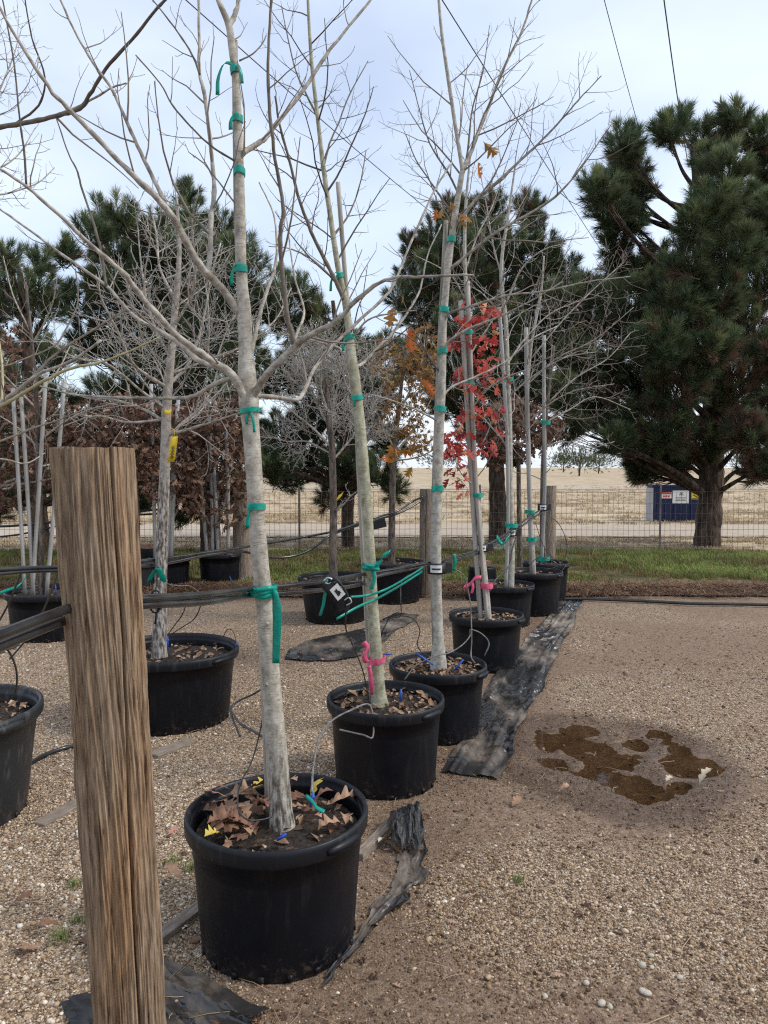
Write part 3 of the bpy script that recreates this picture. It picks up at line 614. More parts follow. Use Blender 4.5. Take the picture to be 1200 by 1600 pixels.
POTS = {}
def make_pot(key, px, py, R_, H, label, soil=0.07, m='pot', taper=0.86, litter=60, seed=0, group='black nursery pots', tilt=0.0, upside=False):
    c = G(px, py); z0 = float(gh(c.x, c.y)) - 0.004 if c.y < 9.2 else 0.02
    r = random.Random(seed+5)
    o = empty('nursery_pot', (c.x, c.y, z0), label, 'pot', group); mm = M[m]
    ph = r.uniform(0, 6.28); e1, e2 = r.uniform(.004, .012), r.uniform(.004, .010)
    wob = lambda a, z: 1+e1*math.cos(2*a+ph)*(z/H)+e2*math.cos(3*a+ph*2)*(0.4+z/H)
    C = (c.x, c.y, z0); Rb = R_*taper; T = 0.006
    at = lambda t: Rb+(R_*0.965-Rb)*t
    if upside:
        b = MB(); b.lathe([(R_, 0), (R_*1.03, .004), (R_*1.03, .03), (at(.95), .035), (at(.5), H*.5), (Rb*1.02, H*.9), (Rb, H-.012), (Rb*.96, H), (Rb*.5, H-.004), (0.001, H-.004)], 40, C, lambda a, z: 1+.004*math.cos(3*a))
        b.build('wall', mm, o); return o, c, z0+H
    b = MB()
    b.lathe([(0.001, .012), (Rb*.90, .008), (Rb*.985, .0), (Rb, .010), (Rb*1.004, .035), (at(.09), .045), (at(.3), H*.3), (at(.55), H*.55), (at(.70), H*.70), (at(.715), H*.712), (at(.715)*1.006, H*.718), (at(.88), H*.86), (R_*.985, H-.062), (R_*.99, H-.055), (R_*.955, H-.02), (R_*.945, H-.05), (at(.7)-T, H*.70), (at(.5)-T, H*.5)], 72, C, wob)
    b.build('wall', mm, o)
    b = MB()
    b.lathe([(R_*.988, H-.058), (R_*1.008, H-.060), (R_*1.022, H-.050), (R_*1.026, H-.016), (R_*1.018, H-.004), (R_*1.000, H), (R_*.978, H-.003), (R_*.965, H-.012), (R_*.955, H-.03)], 72, C, wob)
    b.build('rim', M['pot_rim'] if m == 'pot' else mm, o)
    for a in (r.uniform(-.75, -.45)*1.0+0.0, r.uniform(-.75, -.45)+math.pi):
        b = MB(); pts = []; rad = []
        for k in range(13):
            t = (k-6)/6; aa = a+t*.24; rr = R_*1.018*wob(aa, H)
            pts.append((c.x+rr*math.cos(aa), c.y+rr*math.sin(aa), z0+H-.034)); rad.append(0.020*max(.3, (1-t**4))**.5)
        b.tube(pts, rad, 8); b.build('handle', mm, o)
    # raised bottom ring with notches
    for k in range(18):
        a = 2*math.pi*k/18+ph
        if math.sin(a) > 0.5: continue
        b = MB(); b.box((c.x+Rb*1.004*math.cos(a), c.y+Rb*1.004*math.sin(a), z0+.016), (.008, .017, .020), a); b.build('foot_lug', mm, o)
    # soil
    zs = z0+H-soil; rs = at(1-soil/H)-T-.002; b = MB(); nr, na = 9, 40
    b.v.append((c.x, c.y, zs+.018))
    for i in range(1, nr+1):
        for k in range(na):
            a = 2*math.pi*k/na; q = rs*i/nr; x, y = c.x+q*math.cos(a), c.y+q*math.sin(a)
            b.v.append((x, y, zs+.030*(float(fbm(x*11, y*11, 3, seed))-.5)+.018*(1-(i/nr)**2)))
    for k in range(na): b.f.append((0, 1+k, 1+(k+1) % na))
    for i in range(nr-1):
        for k in range(na): b.f.append((1+i*na+k, 1+(i+1)*na+k, 1+(i+1)*na+(k+1) % na, 1+i*na+(k+1) % na))
    b.build('soil', M['soil'], o)
    if litter:
        b = MB()
        for k in range(litter*2):
            a = r.uniform(0, 6.28); q = rs*.96*math.sqrt(r.random()); L_ = r.uniform(.008, .022)*(1 if k % 3 else 1.6)
            p = Vector((c.x+q*math.cos(a), c.y+q*math.sin(a), zs+.012+r.uniform(0, .02)))
            E = Euler((r.uniform(-.7, .7), r.uniform(-.7, .7), r.uniform(0, 6.28))).to_matrix()
            b.quad(p+E@Vector((-L_, -.3*L_, 0)), p+E@Vector((0, -.55*L_, .3*L_)), p+E@Vector((L_, 0, .1*L_)), p+E@Vector((.1*L_, .6*L_, .25*L_)))
        tag(b.build('leaf_litter', M['leaf_bit'], o, False), kind='stuff')
    POTS[key] = (c, z0, H, R_, zs)
    return o, c, zs
make_pot('A1', 436, 1462, .298, .445, 'large black pot holding brown oak leaves, nearest the wooden post', .075, litter=45, seed=1)
make_pot('A2', 603, 1218, .292, .435, 'black pot with pink flagged slim tree, second from the front', .065, litter=110, seed=2)
make_pot('A3', 684, 1143, .285, .425, 'black pot with blue drip stakes on its soil, third from the front', .06, litter=160, seed=3)
make_pot('A4', 759, 1040, .292, .43, 'black pot under the red leaved tree, fourth from the front', .06, litter=80, seed=4)
make_pot('A5', 789, 974, .285, .42, 'black pot in the front row, fifth from the front', .055, litter=80, seed=5)
make_pot('A6', 834, 957, .30, .46, 'black pot beside the wet patch at the far end of the cloth', .06, litter=40, seed=6)
make_pot('A7', 852, 938, .27, .47, 'black pot farthest back in the front row, before the grey post', .05, litter=20, seed=7)
make_pot('B0', -72, 1272, .385, .50, 'scuffed dark grey pot cut by the left edge of the photo', .09, 'pot_grey', .80, 120, 8, 'wide nursery pots')
make_pot('B1', 270, 1120, .41, .46, 'wide black pot directly behind the wooden post with flaky barked tree', .085, 'pot', .86, 110, 9, 'wide nursery pots')
make_pot('B2', 82, 992, .40, .44, 'black pot with four pale stakes left of the wooden post', .06, 'pot', .88, 40, 10, 'wide nursery pots')
make_pot('B3', 525, 968, .385, .46, 'wide black pot behind the second tree, standing by the pale cloth', .06, 'pot', .80, 20, 11, 'wide nursery pots')
make_pot('B4', 614, 938, .36, .47, 'black pot holding the orange leaved tree behind the green tape', .05, 'pot', .86, 20, 12, 'wide nursery pots')
make_pot('C1', 344, 914, .285, .42, 'small looking black pot of the brown leaved tree before the thick grey post', .05, litter=20, seed=13)
make_pot('C2', 266, 920, .265, .40, 'dark pot at the back just right of the flaky trunk', .05, litter=20, seed=14)
make_pot('C3', 214, 924, .25, .38, 'dark pot at the back half hidden by the wooden post', .05, 'pot_grey', .84, 10, 15)
o, c, zt = make_pot('U1', 753, 936, .19, .40, 'upturned black pot carrying a brick behind the red leaved tree', upside=True, group='upturned pots')
def brick(c, z, rz, label):
    o = bpy.data.objects.new('brick', None); b = MB(); b.box((0, 0, .033), (.20, .095, .066))
    k = b.build('brick', M['brick'], None, False); k.location = (c.x, c.y, z); k.rotation_euler = (0, 0, rz)
    bv = k.modifiers.new('bevel', 'BEVEL'); bv.width = .005; bv.segments = 2
    tag(k, label, 'brick', 'bricks on upturned pots')
brick(c, zt, .3, 'red brown brick on the upturned pot behind the red leaved tree')
o, c, zt = make_pot('U2', 226, 905, .17, .42, 'upturned black pot carrying a brick just right of the wooden post', upside=True, group='upturned pots')
brick(Vector((c.x+.03, c.y-.03, 0)), zt, -.5, 'tan brick on the upturned pot just right of the wooden post')

# ------------------------------------------------------------------ wooden posts
def post(px, py_top, d, dia, label, m, cap, seed, hi=False, base_px=None, ztop=None, taper=0.96, lean=0.0):
    T = W(px, py_top, d); H = T.z if ztop is None else ztop; zb = -0.05
    o = empty('wooden_post', (T.x, d, zb), label, 'post', 'wooden posts')
    na, nz = (760, 130) if hi else (72, 30); r = np.random.RandomState(seed); Rr = dia/2
    A = np.linspace(0, 2*np.pi, na, endpoint=False); Zs = np.linspace(0, 1, nz)
    AA, ZZ = np.meshgrid(A, Zs); zz = ZZ*(H-zb); cx, cy = np.cos(AA), np.sin(AA)
    ang = AA*Rr/.079
    # long grain ridges that wander slowly up the post; the lattice wraps round
    wav = 0.10*np.sin(zz*2.1+seed)+0.05*np.sin(zz*5.3)
    def ring(fr, zf, s): 
        u = (AA+wav)/(2*np.pi)*fr; t = (u % fr)
        a = vnoise(t, zz*zf, s); b_ = vnoise(t-fr, zz*zf, s); k = np.clip((t-(fr-1)), 0, 1); return a*(1-k)+b_*k
    rdg = lambda *a: 1-np.abs(2*ring(*a)-1)
    d_ = 0.0040*(ring(26, 1.3, 1)-.5)+0.0060*(rdg(52, 3.0, 2)-.5)+0.0050*(rdg(110, 5.0, 3)-.5)+0.003*(ring(200, 14.0, 4)-.5)+0.009*(ring(5, .5, 7)-.5)
    for k in range(60 if hi else 7):                      # drying cracks
        a0 = r.uniform(0, 2*np.pi); z0, z1 = sorted(r.uniform(-.1, 1.1, 2)); z1 = z0+max(.25, z1-z0)
        cw = r.uniform(.010, .022)*(2.0 if k < 6 else 1); dep = r.uniform(.006, .014)*(2.2 if k < 6 else 1)
        if hi and k > 8: z1 = z0+r.uniform(.06, .25)
        line = a0+wav*.9+0.03*np.sin(zz*r.uniform(3, 9)+k)
        dd = np.abs((AA-line+np.pi) % (2*np.pi)-np.pi); fade = np.clip((ZZ-z0)*9, 0, 1)*np.clip((z1-ZZ)*9, 0, 1)
        d_ = d_-dep*fade*np.exp(-(dd/cw)**2)
    rad = (Rr*(1-(1-taper)*ZZ)+d_)
    rad = rad*(1-0.012*np.clip((ZZ-.993)/.007, 0, 1))
    b = MB(); b.v = list(map(tuple, np.stack([(T.x+lean*(ZZ-1)+rad*cx).ravel(), (d+rad*cy).ravel(), (zb+zz+np.where(ZZ > .999, .004*(vnoise(AA*4, AA*0, 5)-.5), 0)).ravel()], 1)))
    for i in range(nz-1):
        for k in range(na):
            k2 = (k+1) % na; b.f.append((i*na+k, i*na+k2, (i+1)*na+k2, (i+1)*na+k))
    b.build('shaft', M[m], o)
    b2 = MB(); top = b.v[(nz-1)*na:]; b2.v = [(T.x, d, H-.004)]+[(p[0], p[1], p[2]+.0005) for p in top]
    for k in range(na): b2.f.append((0, 1+k, 1+(k+1) % na))
    b2.build('end_grain', M[cap], o, False)
    return o
post(145, 700, 1.50, .136, 'big weathered brown post in the left foreground', 'post', 'endgrain', 4, True, taper=1.075, lean=-.075)
post(379, 770, 10.4, .27, 'thick grey post behind the front tree trunk', 'post_grey', 'endgrain', 5)
post(666, 764, 9.3, .155, 'grey post standing left of the third tree trunk', 'post_grey', 'endgrain', 6)
post(859, 759, 9.75, .165, 'grey post at the far end of the front row', 'post_grey', 'endgrain', 7)

# ------------------------------------------------------------------ irrigation pipes
def hose(name, pts, r, label, cat, m='pipe', group=None, n=10, sub=8):
    P = [p if isinstance(p, Vector) else W(*p) for p in pts]; b = MB(); q = catmull(P, sub); b.tube(q, r, n)
    return tag(b.build(name, M[m]), label, cat, group)
PIPE_A = [(-70, 1016, 1.06), (0, 991, 1.20), (116, 948, 1.46), (165, 940, 1.52), (228, 935, 1.60), (320, 929, 2.02), (400, 919, 2.55), (490, 910, 3.05), (575, 896, 3.90), (655, 882, 4.62), (745, 860, 6.05), (800, 828, 7.65), (835, 802, 8.30), (858, 792, 9.65)]
PIPE_A2 = [(-70, 1040, 1.07), (0, 1010, 1.22), (100, 970, 1.46), (160, 956, 1.53), (228, 945, 1.61), (320, 941, 2.02), (395, 930, 2.57), (490, 923, 3.08), (560, 914, 3.80), (590, 900, 3.96), (655, 886, 4.65), (748, 864, 6.10), (803, 831, 7.70), (838, 806, 8.36), (860, 797, 9.66)]
hose('irrigation_pipe', PIPE_A, .0092, 'upper black pipe running from the big post along the front row', 'pipe', group='irrigation pipes', n=14)
hose('irrigation_pipe', PIPE_A2, .0092, 'lower black pipe running from the big post along the front row', 'pipe', group='irrigation pipes', n=14)
hose('irrigation_pipe', [(-60, 893, 4.3), (40, 888, 4.5), (140, 884, 4.6), (245, 874, 4.87), (330, 862, 6.3), (400, 852, 7.4), (470, 840, 8.0), (526, 829, 8.2), (579, 811, 8.7), (620, 799, 8.9), (642, 785, 9.1), (661, 776, 9.18)], .012, 'upper black pipe behind the flaky barked tree, rising to a grey post', 'pipe', group='irrigation pipes')
hose('irrigation_pipe', [(-60, 903, 4.3), (40, 893, 4.5), (140, 890, 4.6), (245, 882, 4.89), (330, 866, 6.3), (378, 862, 7.2), (425, 871, 7.6), (462, 868, 7.8), (492, 855, 8.0), (520, 835, 8.18), (579, 815, 8.72), (625, 801, 8.95), (661, 781, 9.2)], .012, 'sagging lower black pipe behind the flaky barked tree', 'pipe', group='irrigation pipes')
hose('irrigation_pipe', [(-40, 824, 9.9), (30, 821, 10), (87, 815, 10), (180, 803, 10.1), (273, 793, 10.2), (313, 786, 10.2), (372, 775, 10.3)], .016, 'upper back pipe crossing behind the pale stakes', 'pipe', group='irrigation pipes')
hose('irrigation_pipe', [(-40, 842, 9.9), (30, 835, 10), (100, 820, 10), (200, 806, 10.15), (273, 800, 10.25), (372, 780, 10.35)], .012, 'lower back pipe crossing behind the pale stakes', 'pipe', group='irrigation pipes')
for (px, py, d, r_, lab) in ((243, 940, 1.68, .0245, 'black cable tie round the two pipes beside the big post'), (410, 856, 7.5, .02, 'black cable tie round the rear pipes near the front trunk')):
    c = W(px, py, d); b = MB(); t = nrm(W(px+20, py-2, d+.12)-c); u = nrm(t.cross(Vector((0, 0, 1)))); v = u.cross(t)
    b.tube([c+u*math.cos(a)*r_*.55+v*math.sin(a)*r_ for a in np.linspace(0, 6.6, 20)]+[c-v*r_*1.2+u*.002, c-v*r_*2], .0022, 6); tag(b.build('cable_tie', M['black']), lab, 'cable tie', 'cable ties')

# ------------------------------------------------------------------ bare trees
def rvec(r): return Vector((r.gauss(0, 1), r.gauss(0, 1), r.gauss(0, 1)))
def grow(r, p, d, L_, r0, n=6, wander=.16, up=.10, r1=.35):
    pts = [p.copy()]; d = nrm(d); rad = [r0]
    for i in range(n):
        d = nrm(d+rvec(r)*wander*.6+Vector((0, 0, up/n*3))); p = p+d*(L_/n); pts.append(p.copy()); rad.append(r0*(1-(1-r1)*(i+1)/n))
    return pts, rad
def at_t(pts, rad, t):
    x = t*(len(pts)-1); i = min(int(x), len(pts)-2); f_ = x-i
    return pts[i].lerp(pts[i+1], f_), nrm(pts[i+1]-pts[i]), rad[i]*(1-f_)+rad[i+1]*f_
def plen(pts): return sum((pts[i+1]-pts[i]).length for i in range(len(pts)-1))
def sprout(r, mb, pts, rad, level, dens, maxlev, tips=None, t0=.2, lf=.5, ang=(35, 65), up=.12, rmin=.0011, sides=4, maxL=1.2, minL=.05, flat=None, wander=.18):
    Lp = plen(pts); n = max(1, int(dens*Lp*r.uniform(.8, 1.2))); az = r.uniform(0, 6.28)
    for k in range(n):
        t = t0+(1-t0)*(k+r.random())/n; t = min(t, .985)
        p, tg, rr = at_t(pts, rad, t); az += 2.4+r.uniform(-.5, .5)
        u = nrm(tg.cross(Vector((.3, .2, 1)))); v = tg.cross(u); sd_ = u*math.cos(az)+v*math.sin(az)
        if flat is not None: sd_ = nrm(sd_-flat*sd_.dot(flat)*.7)
        a = R(r.uniform(*ang)); d = tg*math.cos(a)+sd_*math.sin(a)
        Lc = min(maxL, max(minL, Lp*lf*(1.1-.75*t)*r.uniform(.5, 1.25)))
        rc = max(rmin, min(rr*.62, .0012+.0075*Lc))
        q, qr = grow(r, p, d, Lc, rc, 5 if Lc > .12 else 3, wander, up)
        qr = [max(x, rmin*.75) for x in qr]
        mb.tube(q, qr, sides if level == 1 else 3, False)
        if tips is not None: tips.append((q[-1], nrm(q[-1]-q[-2]))); tips.append((q[len(q)//2], nrm(q[-1]-q[0])))
        if level < maxlev and Lc > .09: sprout(r, mb, q, qr, level+1, dens*1.15, maxlev, tips, .22, lf, ang, up, rmin, sides, maxL, minL, flat, wander)
def traced(spec, d0, r0px, r1px, dz, sub=5, r=None):
    n = len(spec); P = [W(x, y, d0+dz*(i/(n-1))**1.1) for i, (x, y) in enumerate(spec)]
    q = catmull(P, sub); rad = list(np.linspace(PX(r0px, d0)/2*.88, PX(r1px, d0+dz)/2*.9, len(q)))
    return q, rad
def trunk_part(root, spec, d, m, sides=22, sub=6, knots=8, seed=0, dz=0.0, foot=None):
    r = random.Random(seed); n = len(spec)
    P = [W(x, y, d+dz*i/(n-1)) for i, (x, y, w_) in enumerate(spec)]
    if foot is not None: P[0].z = min(P[0].z, foot-.03)
    q = catmull(P, sub); rad = [PX(w_, d)/2*.93 for w_ in lerpn([s[2] for s in spec], len(q))]
    rad = [x*(1+.05*(float(vnoise(i*.9, seed))-.5)) for i, x in enumerate(rad)]
    b = MB(); b.tube(q, rad, sides)
    v = []
    for k, p in enumerate(b.v):
        c = q[min(k//sides, len(q)-1)]; a = math.atan2(p[1]-c.y, p[0]-c.x)
        s = 1+.05*(float(vnoise(a*1.5+3, p[2]*5+seed))-.5)
        v.append((c.x+(p[0]-c.x)*s, c.y+(p[1]-c.y)*s, p[2]))
    b.v = v
    for k in range(knots):                                # little branch stubs and scars
        t = r.uniform(.12, .8); p, tg, rr = at_t(q, rad, t); a = r.uniform(0, 6.28); o_ = Vector((math.cos(a), math.sin(a), .25))
        b.tube([p+o_*rr*.7, p+o_*rr*1.08, p+o_*rr*1.18], [rr*.30, rr*.20, rr*.06], 6)
    b.build('trunk', m, root); return q, rad
TR = {}
def at_py(q, rad, py):                                     # where a trunk passes a given photo height
    best = None
    for i in range(len(q)):
        p = q[i]-Vector((0, 0, CAM_H)); fz = p.y*CP-p.z*SP; y = 800-F_PX*(p.y*SP+p.z*CP)/fz
        if best is None or abs(y-py) < best[0]: best = (abs(y-py), i)
    i = best[1]; return q[i], nrm(q[min(i+1, len(q)-1)]-q[max(i-1, 0)]), rad[i]

def bare_tree(key, base, label, trunk, d, mat, limbs, seed, dens=5, maxlev=3, twig='twig', group='bare nursery trees', branch_mat='branch', lf=.42, up=.10, trunk_twigs=0, dz=0, maxL=1.0, foot=None, sides=22, rmin=.0011, ang=(35, 65), tips=None, trunk_t0=.5, wander=.2):
    root = empty('nursery_tree', (base.x, base.y, base.z if foot is None else foot), label, 'tree', group); r = random.Random(seed)
    q, rad = trunk_part(root, trunk, d, M[mat], seed=seed, dz=dz, foot=foot, sides=sides)
    TR[key] = (q, rad); tw = MB()
    for spec in limbs:
        pts, r0, r1, dzz = spec[:4]; bm_ = spec[4] if len(spec) > 4 else branch_mat; dn = spec[5] if len(spec) > 5 else dens
        lq, lr = traced(pts, d, r0, r1, dzz)
        ns = r.uniform(0, 99); jj = max(lr)*.5
        lr = [x*(1+.22*(float(vnoise(i*.9, ns))-.5)+(.16 if r.random() < .12 else 0)) for i, x in enumerate(lr)]
        lq = [p if i in (0, 1) else p+rvec(r)*jj*.15 for i, p in enumerate(lq)]
        b = MB(); b.tube(lq, lr, 10); b.build('branch', M[bm_], root)
        sprout(r, tw, lq, lr, 1, dn, maxlev, tips, .18, lf, ang, up, rmin, 4, maxL, wander=wander)
    if trunk_twigs: sprout(r, tw, q[int(len(q)*trunk_t0):], rad[int(len(q)*trunk_t0):], 1, trunk_twigs, maxlev, tips, .02, lf, ang, up, rmin, 4, maxL, wander=wander)
    if tw.v: tag(tw.build('twigs', M[twig], root), kind='stuff')
    return root

c, z0, H, R_, zs = POTS['A1']; d1 = c.y
bare_tree('A1', c, 'tall pale grey barked tree with spreading limbs, nearest the camera', [(443,1320,66),(442,1303,52),(440,1280,42),(437,1230,37),(431,1150,34),(425,1080,32),(415,960,30),(404,850,28),(397,740,27),(392,670,28),(389,630,33),(386,590,30),(384,540,23),(381,480,22),(377,430,18),(376,360,17),(375,300,15.5),(372,200,13.5),(368,120,12.5),(362,70,12),(357,38,11),(341,0,8),(328,-40,6)], d1, 'bark1', [
  ([(378,495),(340,443),(320,425),(295,385),(265,332),(220,285),(175,240),(115,178),(75,135),(30,65),(-15,-15)], 15, 4, -.35, 'branch', 4),
  ([(262,330),(250,300),(225,250),(200,195),(175,140),(150,105),(120,55),(90,-10)], 8, 3, .15),
  ([(322,428),(328,405),(330,340),(335,300),(330,235),(320,150),(312,115),(311,60),(310,-15)], 10, 4, .25),
  ([(312,116),(300,85),(272,42),(235,-5)], 4, 2, .1, 'branch_dark'),
  ([(391,650),(378,612),(358,581),(320,557),(283,530),(247,493),(210,450),(195,428),(145,385),(80,325),(35,287),(-20,250)], 15, 4, -.40, 'branch', 4),
  ([(362,588),(347,577),(310,563),(280,537),(253,520),(213,497),(187,470),(165,445),(100,400),(40,355),(-20,312)], 11, 3, .35, 'branch', 4),
  ([(166,447),(158,395),(145,345),(128,295),(120,265),(107,240),(88,185)], 5, 2, .1, 'branch_dark', 3),
  ([(362,590),(340,598),(323,607),(300,620),(260,622),(215,622),(167,620),(117,617),(63,603)], 9, 3, .1, 'branch', 2),
  ([(41,288),(38,240),(30,180),(22,100),(8,20),(0,-20)], 4, 2, -.1, 'branch_dark', 5),
  ([(392,628),(405,603),(417,585),(455,547),(481,525),(519,506),(567,461),(610,435),(660,432),(740,430)], 15, 3, -.30, 'branch', 3),
  ([(459,538),(456,520),(449,497),(440,415),(438,365),(442,320),(430,250),(421,165),(419,80),(426,-20)], 10, 4, -.12, 'branch_dark', 4),
  ([(396,618),(420,620),(440,622),(466,624),(478,605),(489,580),(511,550),(556,506),(600,465),(618,438),(635,395),(675,305),(705,255)], 9, 3, .42, 'branch', 3),
  ([(378,240),(400,226),(415,215),(435,190),(475,140),(510,85),(537,52),(585,-8)], 10, 4, .2, 'branch', 5),
  ([(390,560),(401,515),(412,470),(430,415),(432,370),(426,330),(405,285)], 8, 2, .25, 'branch', 3),
  ([(358,40),(366,25),(372,5),(376,-25)], 9, 6, .05),
  ([(440,560),(455,540),(468,512),(475,485),(462,440),(455,400),(448,340)], 6, 2, .35, 'branch', 3),
  ([(368,252),(335,232),(305,205),(270,165),(250,130),(212,86)], 4, 2, .1, 'branch_dark', 5),
  ([(374,95),(395,84),(410,68),(416,55)], 3, 1.5, .05, 'branch_dark', 6),
 ], 21, dens=10, maxlev=3, lf=.38, up=.22, foot=zs, maxL=.75, rmin=.0012, wander=.22, trunk_twigs=3, trunk_t0=.6)

c, z0, H, R_, zs = POTS['A2']; d2 = c.y
bare_tree('A2', c, 'slim greenish barked tree in the pink flagged pot', [(594,1108,40),(593,1095,29),(591,1075,24),(588,1020,21),(582,950,20),(577,850,18),(570,750,18),(562,660,18),(554,590,18),(550,562,17),(546,520,13),(539,470,11),(527,410,9.5),(515,330,8.5),(505,260,7.5),(497,190,6.5),(488,110,6),(483,40,5),(480,-30,4)], d2, 'bark2', [
  ([(552,570),(530,545),(500,535),(460,525),(420,520)], 6, 2, .5),
  ([(555,572),(567,568),(594,540),(616,517),(642,480),(657,450),(668,400),(690,350)], 7, 2, .3),
  ([(540,475),(520,430),(497,385),(470,320),(452,250),(437,195),(430,150)], 8, 3, -.25, 'branch_dark'),
  ([(505,262),(515,225),(530,190),(545,150),(575,95)], 4, 1.5, .2, 'branch_dark'),
  ([(497,185),(480,150),(462,110),(450,60),(440,10)], 4, 1.5, .2, 'branch_dark'),
  ([(511,300),(530,270),(550,225),(570,180),(584,135)], 4, 1.5, -.2, 'branch_dark'),
  ([(520,370),(545,335),(562,290),(572,235)], 4, 1.5, .3, 'branch_dark'),
  ([(535,452),(505,420),(480,400),(450,388),(420,385)], 4, 1.5, .3),
  ([(548,530),(575,500),(610,490),(650,485)], 4, 1.5, -.3),
 ], 22, dens=12, maxlev=3, lf=.42, trunk_twigs=9, trunk_t0=.5, twig='twig_dark', foot=zs, maxL=.5)

c, z0, H, R_, zs = POTS['A3']; d3 = c.y
bare_tree('A3', c, 'straight grey tree with a dark stained foot, third in the front row', [(686,1034,32),(685,1020,24),(685,1000,19),(683,950,17),(682,850,16),(685,720,15.5),(690,600,14),(693,500,12),(702,400,11),(712,330,10),(721,275,9),(722,262,7),(712,200,6),(700,120,6),(690,50,5),(684,-20,4)], d3, 'bark3', [
  ([(722,268),(735,240),(750,200),(770,150),(790,100),(815,50),(834,-10)], 8, 3, .2, 'branch'),
  ([(713,352),(745,310),(770,290),(830,235),(870,195),(905,155),(940,118)], 6, 1.6, -.3, 'branch'),
  ([(704,420),(740,390),(780,360),(850,320),(885,290),(920,245),(958,190)], 6, 1.6, -.5, 'branch'),
  ([(697,490),(730,480),(790,462),(850,455),(920,440),(985,432)], 5, 1.5, -.5, 'branch'),
  ([(692,560),(700,535),(730,515),(780,495),(830,470),(880,440)], 6, 1.6, -.2, 'branch'),
  ([(688,625),(705,605),(740,590),(790,565),(830,530),(870,510)], 5, 1.5, .3, 'branch'),
  ([(712,340),(690,310),(670,280),(650,250),(632,205)], 4, 1.3, .2, 'branch_dark'),
  ([(690,585),(672,560),(655,530),(640,510)], 5, 1.5, -.1, 'branch_dark'),
  ([(715,300),(700,270),(672,225),(655,170),(640,110)], 4, 1.3, .3, 'branch_dark'),
  ([(725,270),(732,225),(738,170),(755,110),(765,40)], 4, 1.3, .15, 'branch_dark'),
  ([(688,660),(650,640),(610,625),(575,615)], 4, 1.3, -.2, 'branch'),
 ], 23, dens=12, maxlev=3, lf=.46, trunk_twigs=5, trunk_t0=.4, twig='twig', foot=zs, maxL=.6)

c, z0, H, R_, zs = POTS['A4']; d4 = c.y; tips4 = []
bare_tree('A4', c, 'slim tree with bright red leaves, fourth in the front row', [(763,968,13),(760,930,11),(755,880,10),(748,800,9),(740,720,9),(735,640,8),(732,560,8),(730,480,7),(726,400,6),(728,320,5),(735,240,3)], d4, 'bark3', [
  ([(735,640),(760,610),(790,590),(830,575)], 4, 1.3, -.2), ([(734,610),(715,590),(705,560),(712,520)], 4, 1.3, .2),
  ([(731,560),(750,530),(770,500),(790,470)], 4, 1.3, .2), ([(728,470),(712,440),(690,420),(650,400)], 3.5, 1.3, -.2),
  ([(738,690),(722,680),(708,665),(700,640)], 3, 1.2, -.3), ([(738,700),(755,690),(768,660),(780,640)], 3, 1.2, -.2),
  ([(728,420),(745,370),(770,320),(790,260)], 3.5, 1.2, .3), ([(744,760),(730,750),(718,735),(710,715)], 3, 1.2, -.3),
 ], 24, dens=11, maxlev=2, lf=.4, trunk_twigs=7, trunk_t0=.35, foot=zs, tips=tips4, maxL=.5, sides=14)
def leaves_on(root_key_root, pts, key, size, seed, name='leaves', hang=.8, tint=(.5, .25), tips=None):
    r = random.Random(seed); P, E, S, T = [], [], [], []
    if tips:
        b = MB(); out = []
        for p in pts:
            q = min(tips, key=lambda t: (t[0]-p).length_squared)[0]
            if (q-p).length > .14: p = q+nrm(p-q)*r.uniform(.04, .14)
            b.tube([q, q.lerp(p, .5)+Vector((0, 0, .01)), p], .0013, 3, False); out.append(p)
        pts = out; tag(b.build('leaf_stalks', M['twig'], root_key_root), kind='stuff')
    for p in pts:
        P.append(p); d = Vector((r.uniform(-1, 1), r.uniform(-1, 1), -hang*r.uniform(.2, 1.4))); E.append(eul(d)); S.append(size*r.uniform(.6, 1.25)); T.append(min(1, max(0, r.gauss(*tint))))
    return scatter(name, P, E, S, T, LEAF[key], parent=root_key_root)
def root_of(lbl):
    return next(o for o in bpy.data.objects if o.parent is None and o.get('label') == lbl)
def cloud(r, blobs, n, d, dd):
    out = []; tot = sum(b[2]*b[3] for b in blobs)
    for bx, by, rx, ry in blobs:
        for k in range(int(n*rx*ry/tot)):
            while True:
                u = Vector((r.uniform(-1, 1), r.uniform(-1, 1), r.uniform(-1, 1)))
                if u.length < 1: break
            out.append(W(bx+u.x*rx, by+u.y*ry, d+u.z*dd))
    return out
r = random.Random(5)
red = cloud(r, [(730,690,38,42),(750,640,40,30),(735,600,25,35),(725,745,26,32),(755,580,32,25),(720,530,26,30),(758,520,25,35),(745,480,30,25),(700,690,12,40)], 215, d4, .35)
red = [p for p in red if p.z > .5]
leaves_on(root_of('slim tree with bright red leaves, fourth in the front row'), red, 'leaf_red', .100, 3, tint=(.45, .32), tips=tips4)

c, z0, H, R_, zs = POTS['A5']; d5 = c.y
bare_tree('A5', c, 'slender grey tree fifth in the front row, tied to one stake', [(797,922,13),(799,880,11),(799,820,10),(797,740,9),(796,660,9),(793,580,8),(790,500,7),(783,420,6),(795,330,4),(805,260,3)], d5, 'bark3', [
  ([(796,700),(770,670),(750,650),(720,640)], 3, 1.2, .3), ([(794,620),(830,590),(880,560),(930,550)], 3.5, 1.2, -.3), ([(792,570),(820,530),(860,490),(905,470)], 3.5, 1.2, .3),
  ([(788,480),(815,420),(850,390),(885,380)], 3.5, 1.2, -.2), ([(790,500),(765,470),(740,450),(700,440)], 3, 1.2, .2), ([(786,440),(770,380),(760,320),(750,270)], 3, 1.2, .2)],
  25, dens=12, maxlev=2, lf=.45, trunk_twigs=6, trunk_t0=.35, twig='twig_pale', foot=zs, maxL=.6, sides=14, rmin=.0024, wander=.26)
c, z0, H, R_, zs = POTS['A6']; d6 = c.y
